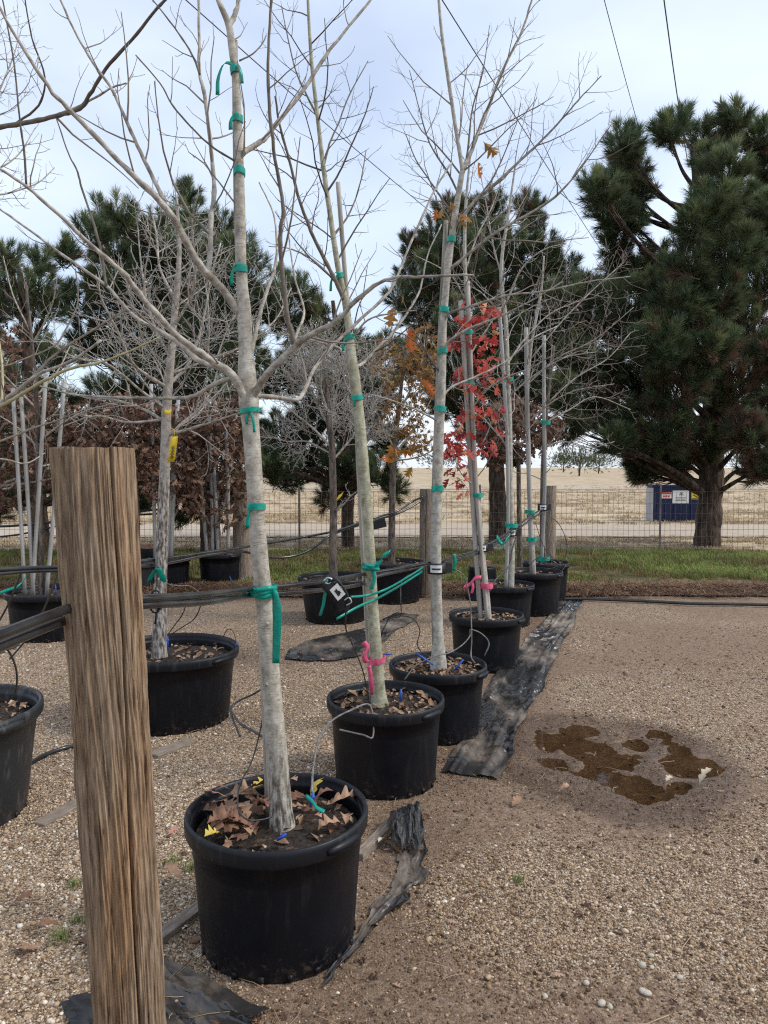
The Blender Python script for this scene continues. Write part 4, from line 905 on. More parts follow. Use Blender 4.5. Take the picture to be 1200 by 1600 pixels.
bare_tree('A6', c, 'thin bare tree sixth in the front row', [(834,906,9),(832,860,8),(828,800,7),(826,700,7),(824,620,6),(830,540,5),(845,460,4),(850,400,2.5)], d6, 'bark3', [
  ([(826,660),(860,630),(900,610),(960,600)], 3, 1.2, -.3), ([(825,600),(870,560),(930,530),(990,480)], 3, 1.2, -.2), ([(830,560),(880,500),(930,450),(975,410)], 3, 1.2, .3), ([(825,640),(800,610),(770,590)], 2.5, 1.2, .2)],
  26, dens=12, maxlev=2, lf=.5, trunk_twigs=6, trunk_t0=.35, twig='twig', foot=zs, maxL=.7, sides=12, rmin=.0024, wander=.26)
c, z0, H, R_, zs = POTS['A7']; d7 = c.y
bare_tree('A7', c, 'thin dark tree farthest back in the front row', [(850,892,11),(848,850,10),(848,780,9),(850,700,8),(856,620,6),(866,540,4)], d7, 'bark_rough', [
  ([(850,700),(880,690),(920,700),(960,690)], 3, 1.2, -.2), ([(852,660),(890,640),(930,620),(985,640)], 3, 1.2, .2), ([(855,630),(900,590),(950,560),(985,520)], 3, 1.2, .2)],
  27, dens=12, maxlev=2, lf=.5, trunk_twigs=6, trunk_t0=.4, twig='twig', foot=zs, maxL=.6, sides=12, rmin=.0024, wander=.26)

# rear rows
c, z0, H, R_, zs = POTS['B1']; dB = c.y; tb = []
bare_tree('B1', c, 'flaky barked tree with a dense bare crown behind the wooden post', [(250,1042,34),(249,1015,26),(250,950,22),(252,880,20),(255,800,19),(258,720,17),(260,650,16),(263,600,15),(267,560,13),(272,500,11),(278,440,9),(280,380,7),(276,310,4)], dB, 'bark_flaky', [
  ([(262,605),(235,590),(205,565),(185,520),(160,470),(150,430)], 7, 2, -.5), ([(265,600),(290,575),(305,545),(320,490),(330,430),(345,380)], 7, 2, .4),
  ([(259,660),(225,640),(180,625),(130,620),(90,600)], 6, 2, .4), ([(262,680),(290,672),(330,660),(360,650),(400,635)], 6, 2, -.3),
  ([(262,690),(280,665),(310,640),(330,610),(345,560)], 6, 2, .5), ([(268,560),(245,520),(230,470),(220,410),(215,350)], 6, 2, .2),
  ([(272,510),(300,460),(305,410),(300,350),(310,300)], 5, 2, -.4), ([(275,470),(250,420),(245,370),(235,320)], 5, 2, .5), ([(261,640),(220,610),(170,570),(120,560),(70,530)], 5, 2, -.6),
  ([(265,585),(330,560),(380,540),(430,500),(455,450)], 5, 2, .7), ([(260,655),(200,660),(150,650),(100,665)], 5, 2, -.2)],
  31, dens=12, maxlev=3, lf=.58, trunk_twigs=16, trunk_t0=.45, twig='twig_pale', foot=zs, maxL=.7, rmin=.0021, wander=.3)
c, z0, H, R_, zs = POTS['B0']; d0 = c.y
bare_tree('B0', c, 'leaning tree left of the frame whose dark limbs reach into the picture', [(-72,1130,40),(-78,1000,34),(-84,860,30),(-88,740,27),(-90,640,25),(-84,560,20),(-80,440,16),(-84,300,12),(-70,200,9)], d0, 'bark1', [
  ([(-82,260),(-40,215),(0,199),(60,188),(100,178),(128,166),(140,148),(165,108),(205,62),(245,14),(268,-12)], 9, 4, -.9, 'branch_dark', 3),
  ([(60,189),(110,172),(150,152),(175,137),(197,130)], 5, 2.5, -.3, 'branch', 3),
  ([(20,196),(60,165),(70,120),(50,60),(38,-10)], 4, 2, -.4, 'branch_dark', 4),
  ([(-70,610),(-20,640),(5,632),(30,618),(60,600),(110,576),(150,568),(195,552),(248,528)], 8, 3, -.4, 'branch_olive', 2),
  ([(-10,638),(25,612),(60,585),(110,565),(158,532)], 8, 4, -.1, 'branch', 2),
  ([(-10,640),(15,625),(50,590),(85,555),(130,525),(170,500),(200,482)], 6, 3, .3, 'branch_dark', 2),
  ([(2,632),(4,600),(3,565),(-2,530),(-4,480)], 5, 2.5, .1, 'branch_olive', 2),
  ([(-60,700),(-10,692),(20,682),(55,668),(95,655),(130,640)], 5, 2, .3, 'branch_dark', 3),
  ([(-60,720),(0,717),(40,724),(70,708)], 4, 2, .5, 'branch', 3),
  ([(-82,300),(-40,270),(0,262),(30,240),(55,200)], 4, 1.5, .4, 'branch', 22), ([(-82,280),(-40,220),(-5,150),(20,90),(35,40)], 4, 1.5, .5, 'branch', 22), ([(-80,330),(-30,310),(20,300),(60,285),(85,262)], 4, 1.5, .3, 'branch', 22), ([(-82,250),(-50,170),(-20,90),(0,20)], 4, 1.5, .3, 'branch', 20),
  ([(-60,560),(0,572),(40,560),(85,540),(105,510),(122,470),(118,420)], 4, 2, .5, 'branch_dark', 3)],
  32, dens=7, maxlev=2, lf=.3, twig='twig', foot=zs, maxL=.5)

c, z0, H, R_, zs = POTS['B2']; dB2 = c.y; tips2 = []
bare_tree('B2', c, 'young tree with dark leaves among pale stakes, left of the wooden post', [(66,945,12),(64,880,11),(62,800,10),(60,720,9),(58,640,8),(50,540,6),(40,440,4)], dB2, 'bark_rough', [
  ([(60,700),(30,670),(0,650)], 4, 1.5, .2), ([(60,690),(100,660),(140,640),(180,630)], 4, 1.5, -.3), ([(58,640),(20,600),(-10,570)], 4, 1.5, -.3), ([(56,620),(90,580),(110,540)], 4, 1.5, .3), ([(60,730),(100,720),(150,700)], 4, 1.5, .4), ([(48,520),(20,460),(5,400)], 3, 1.5, .2), ([(50,540),(80,480),(90,430)], 3, 1.5, -.2)],
  33, dens=12, maxlev=3, lf=.45, trunk_twigs=5, trunk_t0=.4, twig='twig', foot=zs, tips=tips2, maxL=.6, rmin=.0017)
c, z0, H, R_, zs = POTS['B3']; dB3 = c.y
bare_tree('B3', c, 'dark barked tree with a round bare crown in the wide pot by the pale cloth', [(521,905,15),(520,860,13),(521,800,12),(520,740,12),(518,690,11),(512,640,9),(510,590,7)], dB3, 'bark_rough', [
  ([(519,720),(545,690),(570,660),(590,620)], 5, 1.5, .2), ([(519,700),(490,670),(465,650),(440,630)], 5, 1.5, -.2), ([(518,690),(520,640),(530,590),(540,540)], 5, 1.5, .3), ([(516,670),(490,620),(470,580),(465,530)], 5, 1.5, .2),
  ([(517,680),(550,640),(570,590),(585,560)], 4, 1.5, -.4), ([(519,710),(480,690),(450,690),(420,680)], 4, 1.5, .3), ([(520,800),(535,790),(548,775),(556,770)], 4, 1.5, -.2), ([(514,650),(500,600),(500,550),(510,510)], 4, 1.5, -.3)],
  34, dens=21, maxlev=3, lf=.62, wander=.3, trunk_twigs=6, trunk_t0=.7, twig='twig_pale', foot=zs, maxL=.6, rmin=.0028)
c, z0, H, R_, zs = POTS['B4']; dB4 = c.y; tipsO = []
ro = bare_tree('B4', c, 'small tree with sparse orange and olive leaves behind the second trunk', [(612,890,13),(612,840,12),(613,780,11),(615,720,9),(622,650,7),(630,580,5),(640,510,3)], dB4, 'bark_rough', [
  ([(616,710),(640,680),(660,650),(680,610)], 4, 1.5, .2), ([(616,700),(600,670),(585,630),(580,580)], 4, 1.5, -.2), ([(622,650),(645,600),(660,560),(665,510)], 4, 1.5, .3), ([(622,640),(605,590),(600,540)], 4, 1.5, .3), ([(615,720),(650,715),(685,700)], 3, 1.5, -.2)],
  35, dens=14, maxlev=2, lf=.5, trunk_twigs=6, trunk_t0=.6, twig='twig', foot=zs, tips=tipsO, maxL=.6, rmin=.0018)
r = random.Random(8)
leaves_on(ro, cloud(r, [(640,600,45,55),(625,660,40,45),(600,560,25,40),(665,550,25,50),(650,690,35,25)], 1050, dB4, .55), 'leaf_orange', .070, 4, tint=(.38, .25), tips=tipsO)
leaves_on(root_of('straight grey tree with a dark stained foot, third in the front row'), cloud(r, [(622,695,14,14),(650,735,12,10),(660,600,14,20),(645,520,14,20),(620,700,20,25),(752,215,10,10),(745,245,6,16),(700,330,30,20),(622,475,14,14)], 30, d3, .1), 'leaf_orange', .105, 6, tint=(.85, .25))
# brown leaved trees at the back
def brown_tree(key, base, label, trunk, d, blobs, n, seed, foot, dd=.7, leaf=.105):
    tps = []; lm = []
    for i, (bx, by, rx, ry) in enumerate(blobs):
        tx, ty, tw_ = min(trunk, key=lambda s: abs(s[1]-by-30)); lm.append(([(tx, ty), ((tx+bx)/2, (ty+by)/2+4), (bx, by), (bx+(bx-tx)*.35, by-ry*.5)], 5, 1.5, (-.4 if i % 2 else .4)))
    ro = bare_tree(key, base, label, trunk, d, 'bark_rough', lm, seed, dens=6, maxlev=3, lf=.5, twig='twig_dark', foot=foot, maxL=.6, rmin=.0018, group='brown leaved oaks', sides=14)
    leaves_on(ro, cloud(random.Random(seed), blobs, int(n*1.3), d, dd), 'leaf_brown', leaf*.92, seed, tint=(.40, .26)); return ro
c, z0, H, R_, zs = POTS['C1']
brown_tree('C1', c, 'tree holding dense dead brown leaves left of the front trunk', [(338,885,16),(337,830,14),(336,760,12),(335,690,9),(333,620,6)], c.y, [(335,690,52,55),(300,720,40,50),(372,720,32,60),(320,640,45,40),(370,650,30,40),(350,790,45,40),(285,660,30,40),(305,780,30,30)], 1500, 41, zs)
c, z0, H, R_, zs = POTS['C3']
brown_tree('C3', c, 'tree with dead brown leaves just above the wooden post', [(214,890,14),(213,830,12),(210,750,11),(205,680,8),(200,600,5)], c.y, [(200,700,60,45),(150,690,50,45),(235,740,30,50),(190,640,50,35),(130,660,40,40)], 1300, 42, zs)
c, z0, H, R_, zs = POTS['C2']
brown_tree('C2', c, 'tree with thin brown foliage right of the flaky trunk', [(266,885,14),(266,820,12),(265,740,10),(262,660,7),(262,600,5)], c.y, [(275,720,35,50),(255,660,40,35),(290,760,30,40)], 500, 43, zs)
cL = Vector((W(-10, 800, 9.6).x, 9.6, 0.02))
brown_tree('L', cL, 'dense brown leaved tree at the left edge behind pale stakes', [(-12,930,16),(-12,850,15),(-10,760,12),(-5,680,9),(0,560,5)], 9.6, [(20,690,55,50),(-20,640,40,60),(70,660,50,50),(30,620,50,40),(80,720,50,45),(20,760,40,40),(10,540,30,50),(110,740,35,40)], 1150, 44, 0.02)
cR = Vector((W(812, 800, 11.2).x, 11.2, 0.03))
brown_tree('R', cR, 'low brown leaved tree behind the last pots of the front row', [(812,905,10),(812,850,9),(811,790,8),(810,720,7),(808,660,5)], 11.2, [(810,680,55,35),(850,665,35,30),(770,690,30,25),(800,640,45,30),(790,710,40,18)], 1100, 45, 0.03, .8, .12)

# ------------------------------------------------------------------ stakes
def stake(pts, d, wpx, label, group, m='stake', n=8, foot=None):
    P = [W(x, y, d) for x, y in pts]
    if foot is not None: P[0].z = foot-.03
    b = MB(); q = catmull(P, 4); b.tube(q, PX(wpx, d)/2, n)
    return tag(b.build('stake', M[m]), label, 'stake', group)
zs_ = lambda k: POTS[k][4]
stake([(420, 1290), (408, 1000), (388, 640), (372, 400), (368, 200), (367, 64)], d1+.055, 9, 'grey stake showing above the green bands of the nearest tree', 'tree stakes', 'stake_wood', foot=zs_('A1'))
stake([(582, 1100), (566, 850), (553, 590), (540, 440), (528, 285)], d2+.05, 7, 'square topped stake standing free beside the second tree top', 'tree stakes', 'stake_wood', foot=zs_('A2'))
stake([(680, 1030), (676, 850), (684, 600), (694, 400), (697, 345)], d3+.045, 7, 'grey stake tied to the third tree', 'tree stakes', 'stake_wood', foot=zs_('A3'))
stake([(752, 962), (745, 880), (736, 740), (728, 600), (720, 470)], d4-.03, 8, 'left split stake of the red leaved tree', 'tree stakes', 'stake_wood', foot=zs_('A4'))
stake([(762, 962), (752, 860), (744, 760), (738, 640), (731, 440)], d4-.045, 7, 'right split stake of the red leaved tree', 'tree stakes', 'stake_wood', foot=zs_('A4'))
stake([(790, 920), (794, 820), (793, 700), (788, 600), (780, 480)], d5-.03, 6, 'pale stake of the fifth tree', 'tree stakes', 'stake', foot=zs_('A5'))
stake([(831, 905), (828, 800), (824, 650), (822, 512)], d6-.03, 7, 'pale pole of the sixth tree', 'tree stakes', 'stake', foot=zs_('A6'))
stake([(846, 885), (851, 760), (850, 640), (850, 524)], d7-.03, 6, 'pale pole before the grey end post', 'tree stakes', 'stake', foot=zs_('A7'))
for pts, lab in (([(40, 938), (32, 800), (20, 607)], 'leftmost pale pole left of the wooden post'), ([(53, 940), (45, 800), (33, 620)], 'second pale pole from the left edge'), ([(50, 935), (60, 780), (72, 583)], 'pale pole leaning right, third from the left edge'), ([(72, 935), (84, 800), (101, 593)], 'pale pole nearest the left side of the wooden post')):
    stake(pts, dB2-.05+.02*pts[0][0]/50, 6.5, lab, 'pale poles in the left pot', foot=zs_('B2'))
for pts, lab in (([(325, 885), (318, 800), (309, 700)], 'leftmost pole in the brown leaved pot'), ([(333, 885), (331, 780), (327, 650)], 'second pole in the brown leaved pot'), ([(341, 885), (338, 800), (334, 730)], 'third pole in the brown leaved pot'), ([(357, 885), (356, 760), (352, 640)], 'right hand pole in the brown leaved pot')):
    stake(pts, POTS['C1'][0].y-.1, 6, lab, 'poles in the brown leaved pot', foot=zs_('C1'))
for pts, lab in (([(243, 890), (240, 760), (236, 600)], 'pale pole just left of the flaky trunk'), ([(262, 890), (268, 760), (279, 620)], 'pale pole just right of the flaky trunk'), ([(267, 890), (272, 760), (277, 630)], 'second pale pole right of the flaky trunk')):
    stake(pts, POTS['C2'][0].y-.1, 6, lab, 'poles behind the flaky trunk', foot=zs_('C2'))

# ------------------------------------------------------------------ tie tape
def band(key, py, hpx, label, m='tape', tails=0, seed=0, over=1.10, group='green tape bands', extra=.010):
    q, rad = TR[key]; p, t, rr = at_py(q, rad, py); r = random.Random(seed*7+int(py)); h = PX(hpx, p.y)
    u = nrm(t.cross(Vector((0, 1, 0)))); v = u.cross(t); b = MB(); n = 28; rows = 4
    for j in range(rows):
        for k in range(n):
            a = 2*math.pi*k/n; R1 = (rr+extra*.5)*over*(1+.03*math.sin(3*a+j+py)); off = t*((j/(rows-1)-.5)*h+.18*h*math.sin(a+py))
            c = p+off+u*math.cos(a)*R1+v*math.sin(a)*(R1+extra); b.v.append(tuple(c))
    for j in range(rows-1):
        for k in range(n): b.f.append((j*n+k, j*n+(k+1) % n, (j+1)*n+(k+1) % n, (j+1)*n+k))
    for s in range(tails):
        sgn = -1 if (s % 2 == 0) else 1
        st_ = p+u*sgn*(rr*1.0)+Vector((0, -rr*.7, 0)); L_ = r.uniform(.04, .09)
        pts = catmull([st_, st_+Vector((sgn*L_*.45, -.01, L_*.15)), st_+Vector((sgn*L_*.7, -.015, -L_*.4)), st_+Vector((sgn*L_*.75, -.01, -L_))], 4)
        b.ribbon(pts, h*.6, [Vector((.3, .4, 1)).lerp(Vector((1, .2, .1)), i/len(pts)) for i in range(len(pts))])
    o = b.build('tie_tape', M[m]); return tag(o, label, 'tape', group)
for py, t_, lab in ((795, 1, 'green tape band low on the nearest trunk'), (415, 1, 'green tape band on the nearest trunk at the upper fork'), (267, 0, 'green tape band on the nearest trunk below the upper right limb'), (183, 1, 'second highest green tape band on the nearest trunk'), (112, 2, 'topmost green tape band on the nearest trunk'), (645, 2, 'green tape with drooping tails under the nearest tree fork')):
    band('A1', py, 10 if py != 645 else 7, lab, tails=t_, seed=1, over=1.03, extra=.006)
for py, lab in ((622, 'green tape band on the second trunk below its fork'), (526, 'green tape band on the second trunk above its fork'), (432, 'topmost green tape band on the second trunk')):
    band('A2', py, 7, lab, tails=1, seed=2, over=1.05, extra=.006)
for py, lab in ((770, 'lowest green tape band on the third trunk'), (648, 'second lowest green tape band on the third trunk'), (545, 'middle green tape band on the third trunk'), (484, 'second highest green tape band on the third trunk'), (370, 'topmost green tape band on the third trunk')):
    band('A3', py, 8, lab, tails=0, seed=3, over=1.04, extra=.014)
for py, lab in ((768, 'green tape band below the red leaves'), (606, 'green tape band amid the red leaves'), (515, 'topmost green tape band on the red leaved tree')):
    band('A4', py, 6, lab, tails=1, seed=4, over=1.3, extra=.03)
for key, py, lab in (('A5', 824, 'green tape knot where the pipe meets the fifth tree'), ('A5', 590, 'upper green tape band on the fifth tree'), ('A6', 838, 'green tape band on the sixth tree pole near the soil'), ('A6', 806, 'green tape knot on the sixth tree at the pipe'), ('A7', 870, 'green tape band on the last tree'), ('A7', 660, 'upper green tape band on the last tree')):
    band(key, py, 6, lab, tails=2 if 'knot' in lab else 0, seed=5, over=1.35, extra=.035)
def ribbon_thing(P, w_, side, m, label, group=None, sub=5, cat='tape', name='tie_tape'):
    pts = catmull([p if isinstance(p, Vector) else W(*p) for p in P], sub); b = MB()
    sd_ = side if not isinstance(side, list) else [Vector(side[0]).lerp(Vector(side[1]), i/(len(pts)-1)) for i in range(len(pts))]
    b.ribbon(pts, w_, sd_); return tag(b.build(name, M[m]), label, cat, group)
def knot(key, py, label, d_off, seed):
    q, rad = TR[key]; p, t, rr = at_py(q, rad, py); r = random.Random(seed); b = MB()
    for k in range(5):                                     # several loose wraps round trunk and pipes
        pts = []; tl = r.uniform(-.35, .35); up = r.uniform(-.012, .012)
        for a in np.linspace(0, 2*math.pi, 26): pts.append(p+Vector((math.cos(a)*(rr+.006+.003*k), math.sin(a)*(rr+.022), up+tl*math.cos(a)*rr+.004*math.sin(2*a+k))))
        b.ribbon(pts, r.uniform(.012, .022), Vector((.2*r.uniform(-1, 1), .2, 1)))
    return b, p, rr
b, p, rr = knot('A1', 924, '', 0, 3)
b.ribbon(catmull([p+Vector((rr*.9, -rr*.8, .006)), p+Vector((rr*1.5, -rr*1.3, -.004)), p+Vector((rr*1.75, -rr*1.4, -.06)), p+Vector((rr*1.7, -rr*1.4, -.13)), p+Vector((rr*1.55, -rr*1.3, -.235))], 6), lerpn([.012, .022, .034, .03, .026], 25), [Vector((.2, .5, 1)).lerp(Vector((1, -.35, .1)), min(1, i/8)) for i in range(25)])
b.ribbon(catmull([p+Vector((-rr, -rr*.6, 0)), p+Vector((-rr*1.6, -rr, .008)), p+Vector((-rr*2.2, -rr, .004))], 4), .014, Vector((.1, .3, 1)))
tag(b.build('tie_tape', M['tape']), 'big green tape knot with a long hanging tail on the nearest trunk', 'tape', 'green tape knots')
b, p, rr = knot('A2', 893, '', 0, 5)
b.ribbon(catmull([p+Vector((rr*.6, -.03, .0)), p+Vector((rr*2, -.04, .03)), p+Vector((.06, -.05, .055)), p+Vector((.095, -.05, .075))], 5), .03, [Vector((0, .3, 1)).lerp(Vector((.5, .2, 1)), i/15) for i in range(16)])
b.ribbon(catmull([p+Vector((rr*.4, -.03, -.005)), p+Vector((rr*.7, -.045, -.05)), p+Vector((rr*.2, -.05, -.11))], 5), .02, Vector((1, -.3, .1)))
tag(b.build('tie_tape', M['tape']), 'green tape knot with an upright tail on the second trunk', 'tape', 'green tape knots')
ribbon_thing([(660, 893, 4.45), (625, 915, 4.15), (590, 935, 3.78), (560, 948, 3.6), (526, 967, 3.5)], .014, [(0, .3, 1), (.1, .3, 1)], 'tape', 'lower long green tape strip stretched between the second and third trunks', 'long green strips')
ribbon_thing([(662, 886, 4.45), (640, 900, 4.2), (605, 920, 3.78), (575, 930, 3.72), (548, 933, 3.62)], .012, [(0, .3, 1), (.1, .3, 1)], 'tape', 'upper long green tape strip stretched between the second and third trunks', 'long green strips')
ribbon_thing([(510, 905, 3.06), (508, 925, 3.05), (505, 945, 3.05), (500, 962, 3.06)], [.014]*16, [(1, -.3, 0), (.8, -.5, 0)], 'tape', 'green tape tail hanging from the pipe left of the second trunk', 'hanging green tails')
ribbon_thing([(709, 866, 4.9), (711, 878, 4.9), (708, 892, 4.9)], .022, [(1, .2, .2), (.8, -.5, 0)], 'tape', 'green tape tail hanging from the pipe right of the third trunk', 'hanging green tails')
ribbon_thing([(776, 838, 6.9), (784, 850, 6.9), (790, 845, 6.9), (797, 836, 6.95)], .035, [(.3, .3, 1), (.3, .3, 1)], 'tape', 'green tape loop on the pipe left of the fifth tree', 'hanging green tails')
ribbon_thing([(233, 908, 4.8), (240, 895, 4.78), (247, 888, 4.77), (253, 900, 4.78), (256, 910, 4.8)], .035, [(1, .1, .3), (1, .1, .3)], 'tape', 'green tape bow on the flaky trunk at the pipe', 'hanging green tails')
ribbon_thing([(40, 902, 6.9), (30, 915, 6.8), (12, 922, 6.75), (-5, 928, 6.7)], .03, [(.2, .3, 1), (.2, .3, 1)], 'tape', 'green tape strip trailing at the left edge', 'hanging green tails')
for py, key, lab in ((1029, 'A2', 'pink flagging band low on the second trunk'), (913, 'A4', 'pink flagging band on the stakes of the red leaved tree')):
    band(key, py, 8, lab, 'pink', 0, 9, 1.12 if key == 'A2' else 1.9, 'pink flagging', .012)
ribbon_thing([(585, 1030, d2-.05), (573, 1034, d2-.06), (569, 1024, d2-.07), (574, 1012, d2-.06), (568, 1003, d2-.06)], .026, [(1, .2, .4), (1, .2, .6)], 'pink', 'curled pink flagging tail left of the second trunk', 'pink tails')
ribbon_thing([(577, 1040, d2-.06), (579, 1055, d2-.06), (580, 1070, d2-.06), (582, 1085, d2-.05)], [.02]*16, [(1, .3, 0), (.7, -.6, .1)], 'pink', 'pink flagging tail hanging down the second trunk', 'pink tails')
ribbon_thing([(752, 902, d4-.08), (742, 904, d4-.09), (734, 913, d4-.09), (724, 918, d4-.09)], .034, [(0, .3, 1), (.2, .2, 1)], 'pink', 'pink flagging tail pointing left of the red leaved tree', 'pink tails')
ribbon_thing([(738, 908, d4-.09), (739, 918, d4-.1), (737, 927, d4-.1)], [.022]*11, [(1, .3, 0), (1, -.3, .1)], 'pink', 'short pink flagging tail hanging by the red leaved tree', 'pink tails')

# ------------------------------------------------------------------ trunk straps with labels
def strap(key, py, label, hpx=16, lab_side=1):
    q, rad = TR[key]; p, t, rr = at_py(q, rad, py); h = PX(hpx, p.y); o = empty('trunk_strap', tuple(p), label, 'strap', 'black trunk straps')
    b = MB(); R1 = rr+.022; n = 30; prof = [(R1, -h/2), (R1+.004, -h/2), (R1+.004, h/2), (R1, h/2), (R1, -h/2)]
    b.lathe(prof, n, p); b.build('webbing', M['black'], o)
    b = MB(); b.box(p+Vector((R1+.020, .0, 0)), (.042, .012, h*.95), .25); b.build('buckle', M['black'], o, False)
    b = MB(); nn = 8
    for k in range(nn):
        a = -math.pi/2-.75+1.3*k/(nn-1)
        for z in (-h*.34, h*.34): b.v.append((p.x+(R1+.006)*math.cos(a), p.y+(R1+.006)*math.sin(a), p.z+z))
    for k in range(nn-1): b.f.append((2*k, 2*k+2, 2*k+3, 2*k+1))
    lb = b.build('label_patch', M['white'], o)
    b = MB()
    for k in range(5):
        a = -math.pi/2-.55+.9*k/4
        for z in (-h*.07, h*.07): b.v.append((p.x+(R1+.009)*math.cos(a), p.y+(R1+.009)*math.sin(a), p.z+z))
    for k in range(4): b.f.append((2*k, 2*k+2, 2*k+3, 2*k+1))
    b.build('label_print', M['black'], o)
    return o
strap('A3', 885, 'black strap with a white label round the third trunk', 17)
strap('A4', 859, 'black strap with a white label round the stakes of the red leaved tree', 12)
strap('A5', 828, 'black strap with a white label on the fifth tree', 12)
strap('A7', 796, 'black strap on the last tree before the end post', 10)
# the loose strap hanging from the pipe between the first and second trunks
P0 = W(508, 908, 3.03); o = empty('trunk_strap', tuple(P0), 'loose black strap with a pictogram label hanging from the pipe', 'strap', 'black trunk straps')
sp = catmull([W(512, 905, 3.02), (W(524, 903, 3.0)), W(538, 920, 2.99), W(543, 938, 2.99), W(538, 952, 2.99)], 6); b = MB(); b.ribbon(sp, .05, Vector((.35, -.8, -.35)), .003); b.ribbon(catmull([W(508, 912, 3.01), W(520, 925, 2.985), W(532, 940, 2.985), W(537, 955, 2.99)], 6), .045, Vector((.75, -.2, .55)), .003); b.build('webbing', M['black'], o)
A_ = W(515, 922, 2.965); B_ = W(527, 911, 2.965); C_ = W(540, 928, 2.965); D_ = W(528, 939, 2.965)
b = MB(); b.quad(A_, D_, C_, B_); b.build('label_patch', M['white'], o, False)
b = MB(); mid = lambda s, t: (A_*(1-s)+B_*s)*(1-t)+(D_*(1-s)+C_*s)*t+Vector((0, -.003, 0))
b.quad(*[mid(s, t) for s, t in ((.3, .25), (.3, .75), (.45, .8), (.62, .7), (.75, .72), (.72, .5), (.62, .45), (.6, .2), (.45, .3))]); b.build('label_print', M['black'], o, False)
b = MB(); b.tube(catmull([W(506, 908, 3.0), W(512, 903, 3.0), W(519, 906, 3.0), W(515, 912, 3.0), W(508, 911, 3.0)], 5), .004, 8); b.tube(catmull([W(538, 938, 2.97), W(545, 934, 2.97), W(549, 941, 2.97), W(541, 946, 2.97)], 5), .003, 8); b.build('buckle', M['metal'], o)

# yellow tags
p = W(270, 702, dB-.06); o = empty('plant_tag', tuple(W(270, 684, dB-.06)), 'long yellow tag hanging on the flaky trunk', 'tag', 'yellow plant tags')
b = MB(); b.ribbon([W(273, 682, dB-.06), W(271, 695, dB-.065), W(269, 710, dB-.065), W(267, 722, dB-.06)], .042, Vector((1, .1, .1)), .0008); b.build('plate', M['yellow'], o)
b = MB()
for k, y in enumerate(np.arange(697, 717, 1.6)): b.box(W(270.6-(y-697)*.12, y, dB-.068), (.014+.006*(k % 3), .0008, .003))
b.build('print', M['black'], o, False)
b = MB(); b.tube([W(273, 682, dB-.06), W(272, 672, dB-.05), W(266, 668, dB-.045)], .0015, 6); b.build('tie', M['yellow'], o)
b = MB(); b.ribbon(catmull([W(257, 643, dB-.055), W(262, 645, dB-.06), W(267, 643, dB-.055)], 4), .028, Vector((.1, .2, 1)), .0008); tag(b.build('plant_tag', M['yellow']), 'small yellow tag folded on the flaky trunk below the fork', 'tag', 'yellow plant tags')
b = MB(); b.ribbon(catmull([W(527, 778, dB3-.08), W(532, 775, dB3-.1), (W(535, 772, dB3-.1))], 4), .06, Vector((.5, .2, 1)), .0008); tag(b.build('plant_tag', M['yellow']), 'small yellow tag on the dark trunk of the round bare tree', 'tag', 'yellow plant tags')
# black plate clipped on the rear pipe
b = MB(); q0 = W(592, 816, 8.6); b.box(q0+Vector((0, 0, -.02)), (.16, .012, .10), 0, Matrix.Rotation(-.25, 3, 'Y')); tag(b.build('pipe_plate', M['black'], None, False), 'small black plate on the rear pipe right of the second trunk', 'plate')

# ------------------------------------------------------------------ drip lines
def drip(P, label, m='tube', r_=.003, grp='thin drip lines'): return hose('drip_line', P, r_, label, 'drip line', m, grp, 6, 6)
cA1 = POTS['A1'][0]; cA2 = POTS['A2'][0]; cA3 = POTS['A3'][0]
drip([(411, 918, d1+.08), (412, 1030, d1+.12), (412, 1110, d1+.12), (395, 1185, d1+.10), (375, 1225, d1+.02), (372, 1262, d1-.08), (385, 1280, d1-.14), (408, 1281, d1-.12), (425, 1276, d1-.1)], 'black drip line looping into the nearest pot left of the trunk')
drip([(487, 1238, d1+.05), (490, 1195, d1+.2), (500, 1150, d1+.35), (520, 1125, d2-.6), (548, 1110, d2-.35), (578, 1102, d2-.22), (583, 1150, d2-.32), (566, 1148, d2-.33), (530, 1140, d2-.32)], 'grey drip line arching between the nearest and second pots', 'tube_grey', .0042)
drip([(540, 955, 3.0), (541, 985, 3.05), (552, 1010, 3.2), (566, 1045, 3.4), (574, 1080, d2-.22), (578, 1105, d2-.18)], 'black drip line falling from the loose strap to the second pot')
drip([(661, 890, 4.5), (630, 905, 4.3), (626, 935, 4.2), (626, 962, 4.2), (610, 966, 4.2), (598, 985, 4.2), (594, 1000, 4.25)], 'black drip line hanging left of the third trunk')
drip([(626, 962, 4.2), (645, 966, 4.2), (656, 985, 4.3), (652, 1005, 4.4), (658, 1018, d3-.12), (670, 1026, d3-.15)], 'black drip line looping into the third pot')
drip([(712, 890, 4.6), (725, 900, 4.6), (733, 930, 4.6), (736, 960, 4.6), (737, 1000, 4.55), (736, 1025, 4.5), (742, 1036, d3-.15)], 'grey drip line dropping right of the third trunk', 'tube_grey', .0038)
drip([(632, 1062, d3-.35), (650, 1040, d3-.33), (680, 1025, d3-.3), (702, 1020, d3-.2), (722, 1008, d3-.15), (734, 994, d3-.1), (735, 984, d3-.1), (752, 990, d3-.1), (764, 1005, d3-.1), (757, 1025, d3-.1)], 'grey drip line curling over the third pot', 'tube_grey', .0038)
drip([(807, 838, 7.7), (800, 860, 7.6), (795, 885, 7.5), (775, 905, 7.3), (765, 925, 7.2)], 'stiff black line beside the fifth tree', r_=.008)
drip([(842, 800, 8.3), (870, 815, 8.3), (885, 845, 8.3), (883, 868, 8.3), (870, 885, 8.25), (850, 890, 8.2)], 'wide black drip loop right of the last tree', r_=.004)
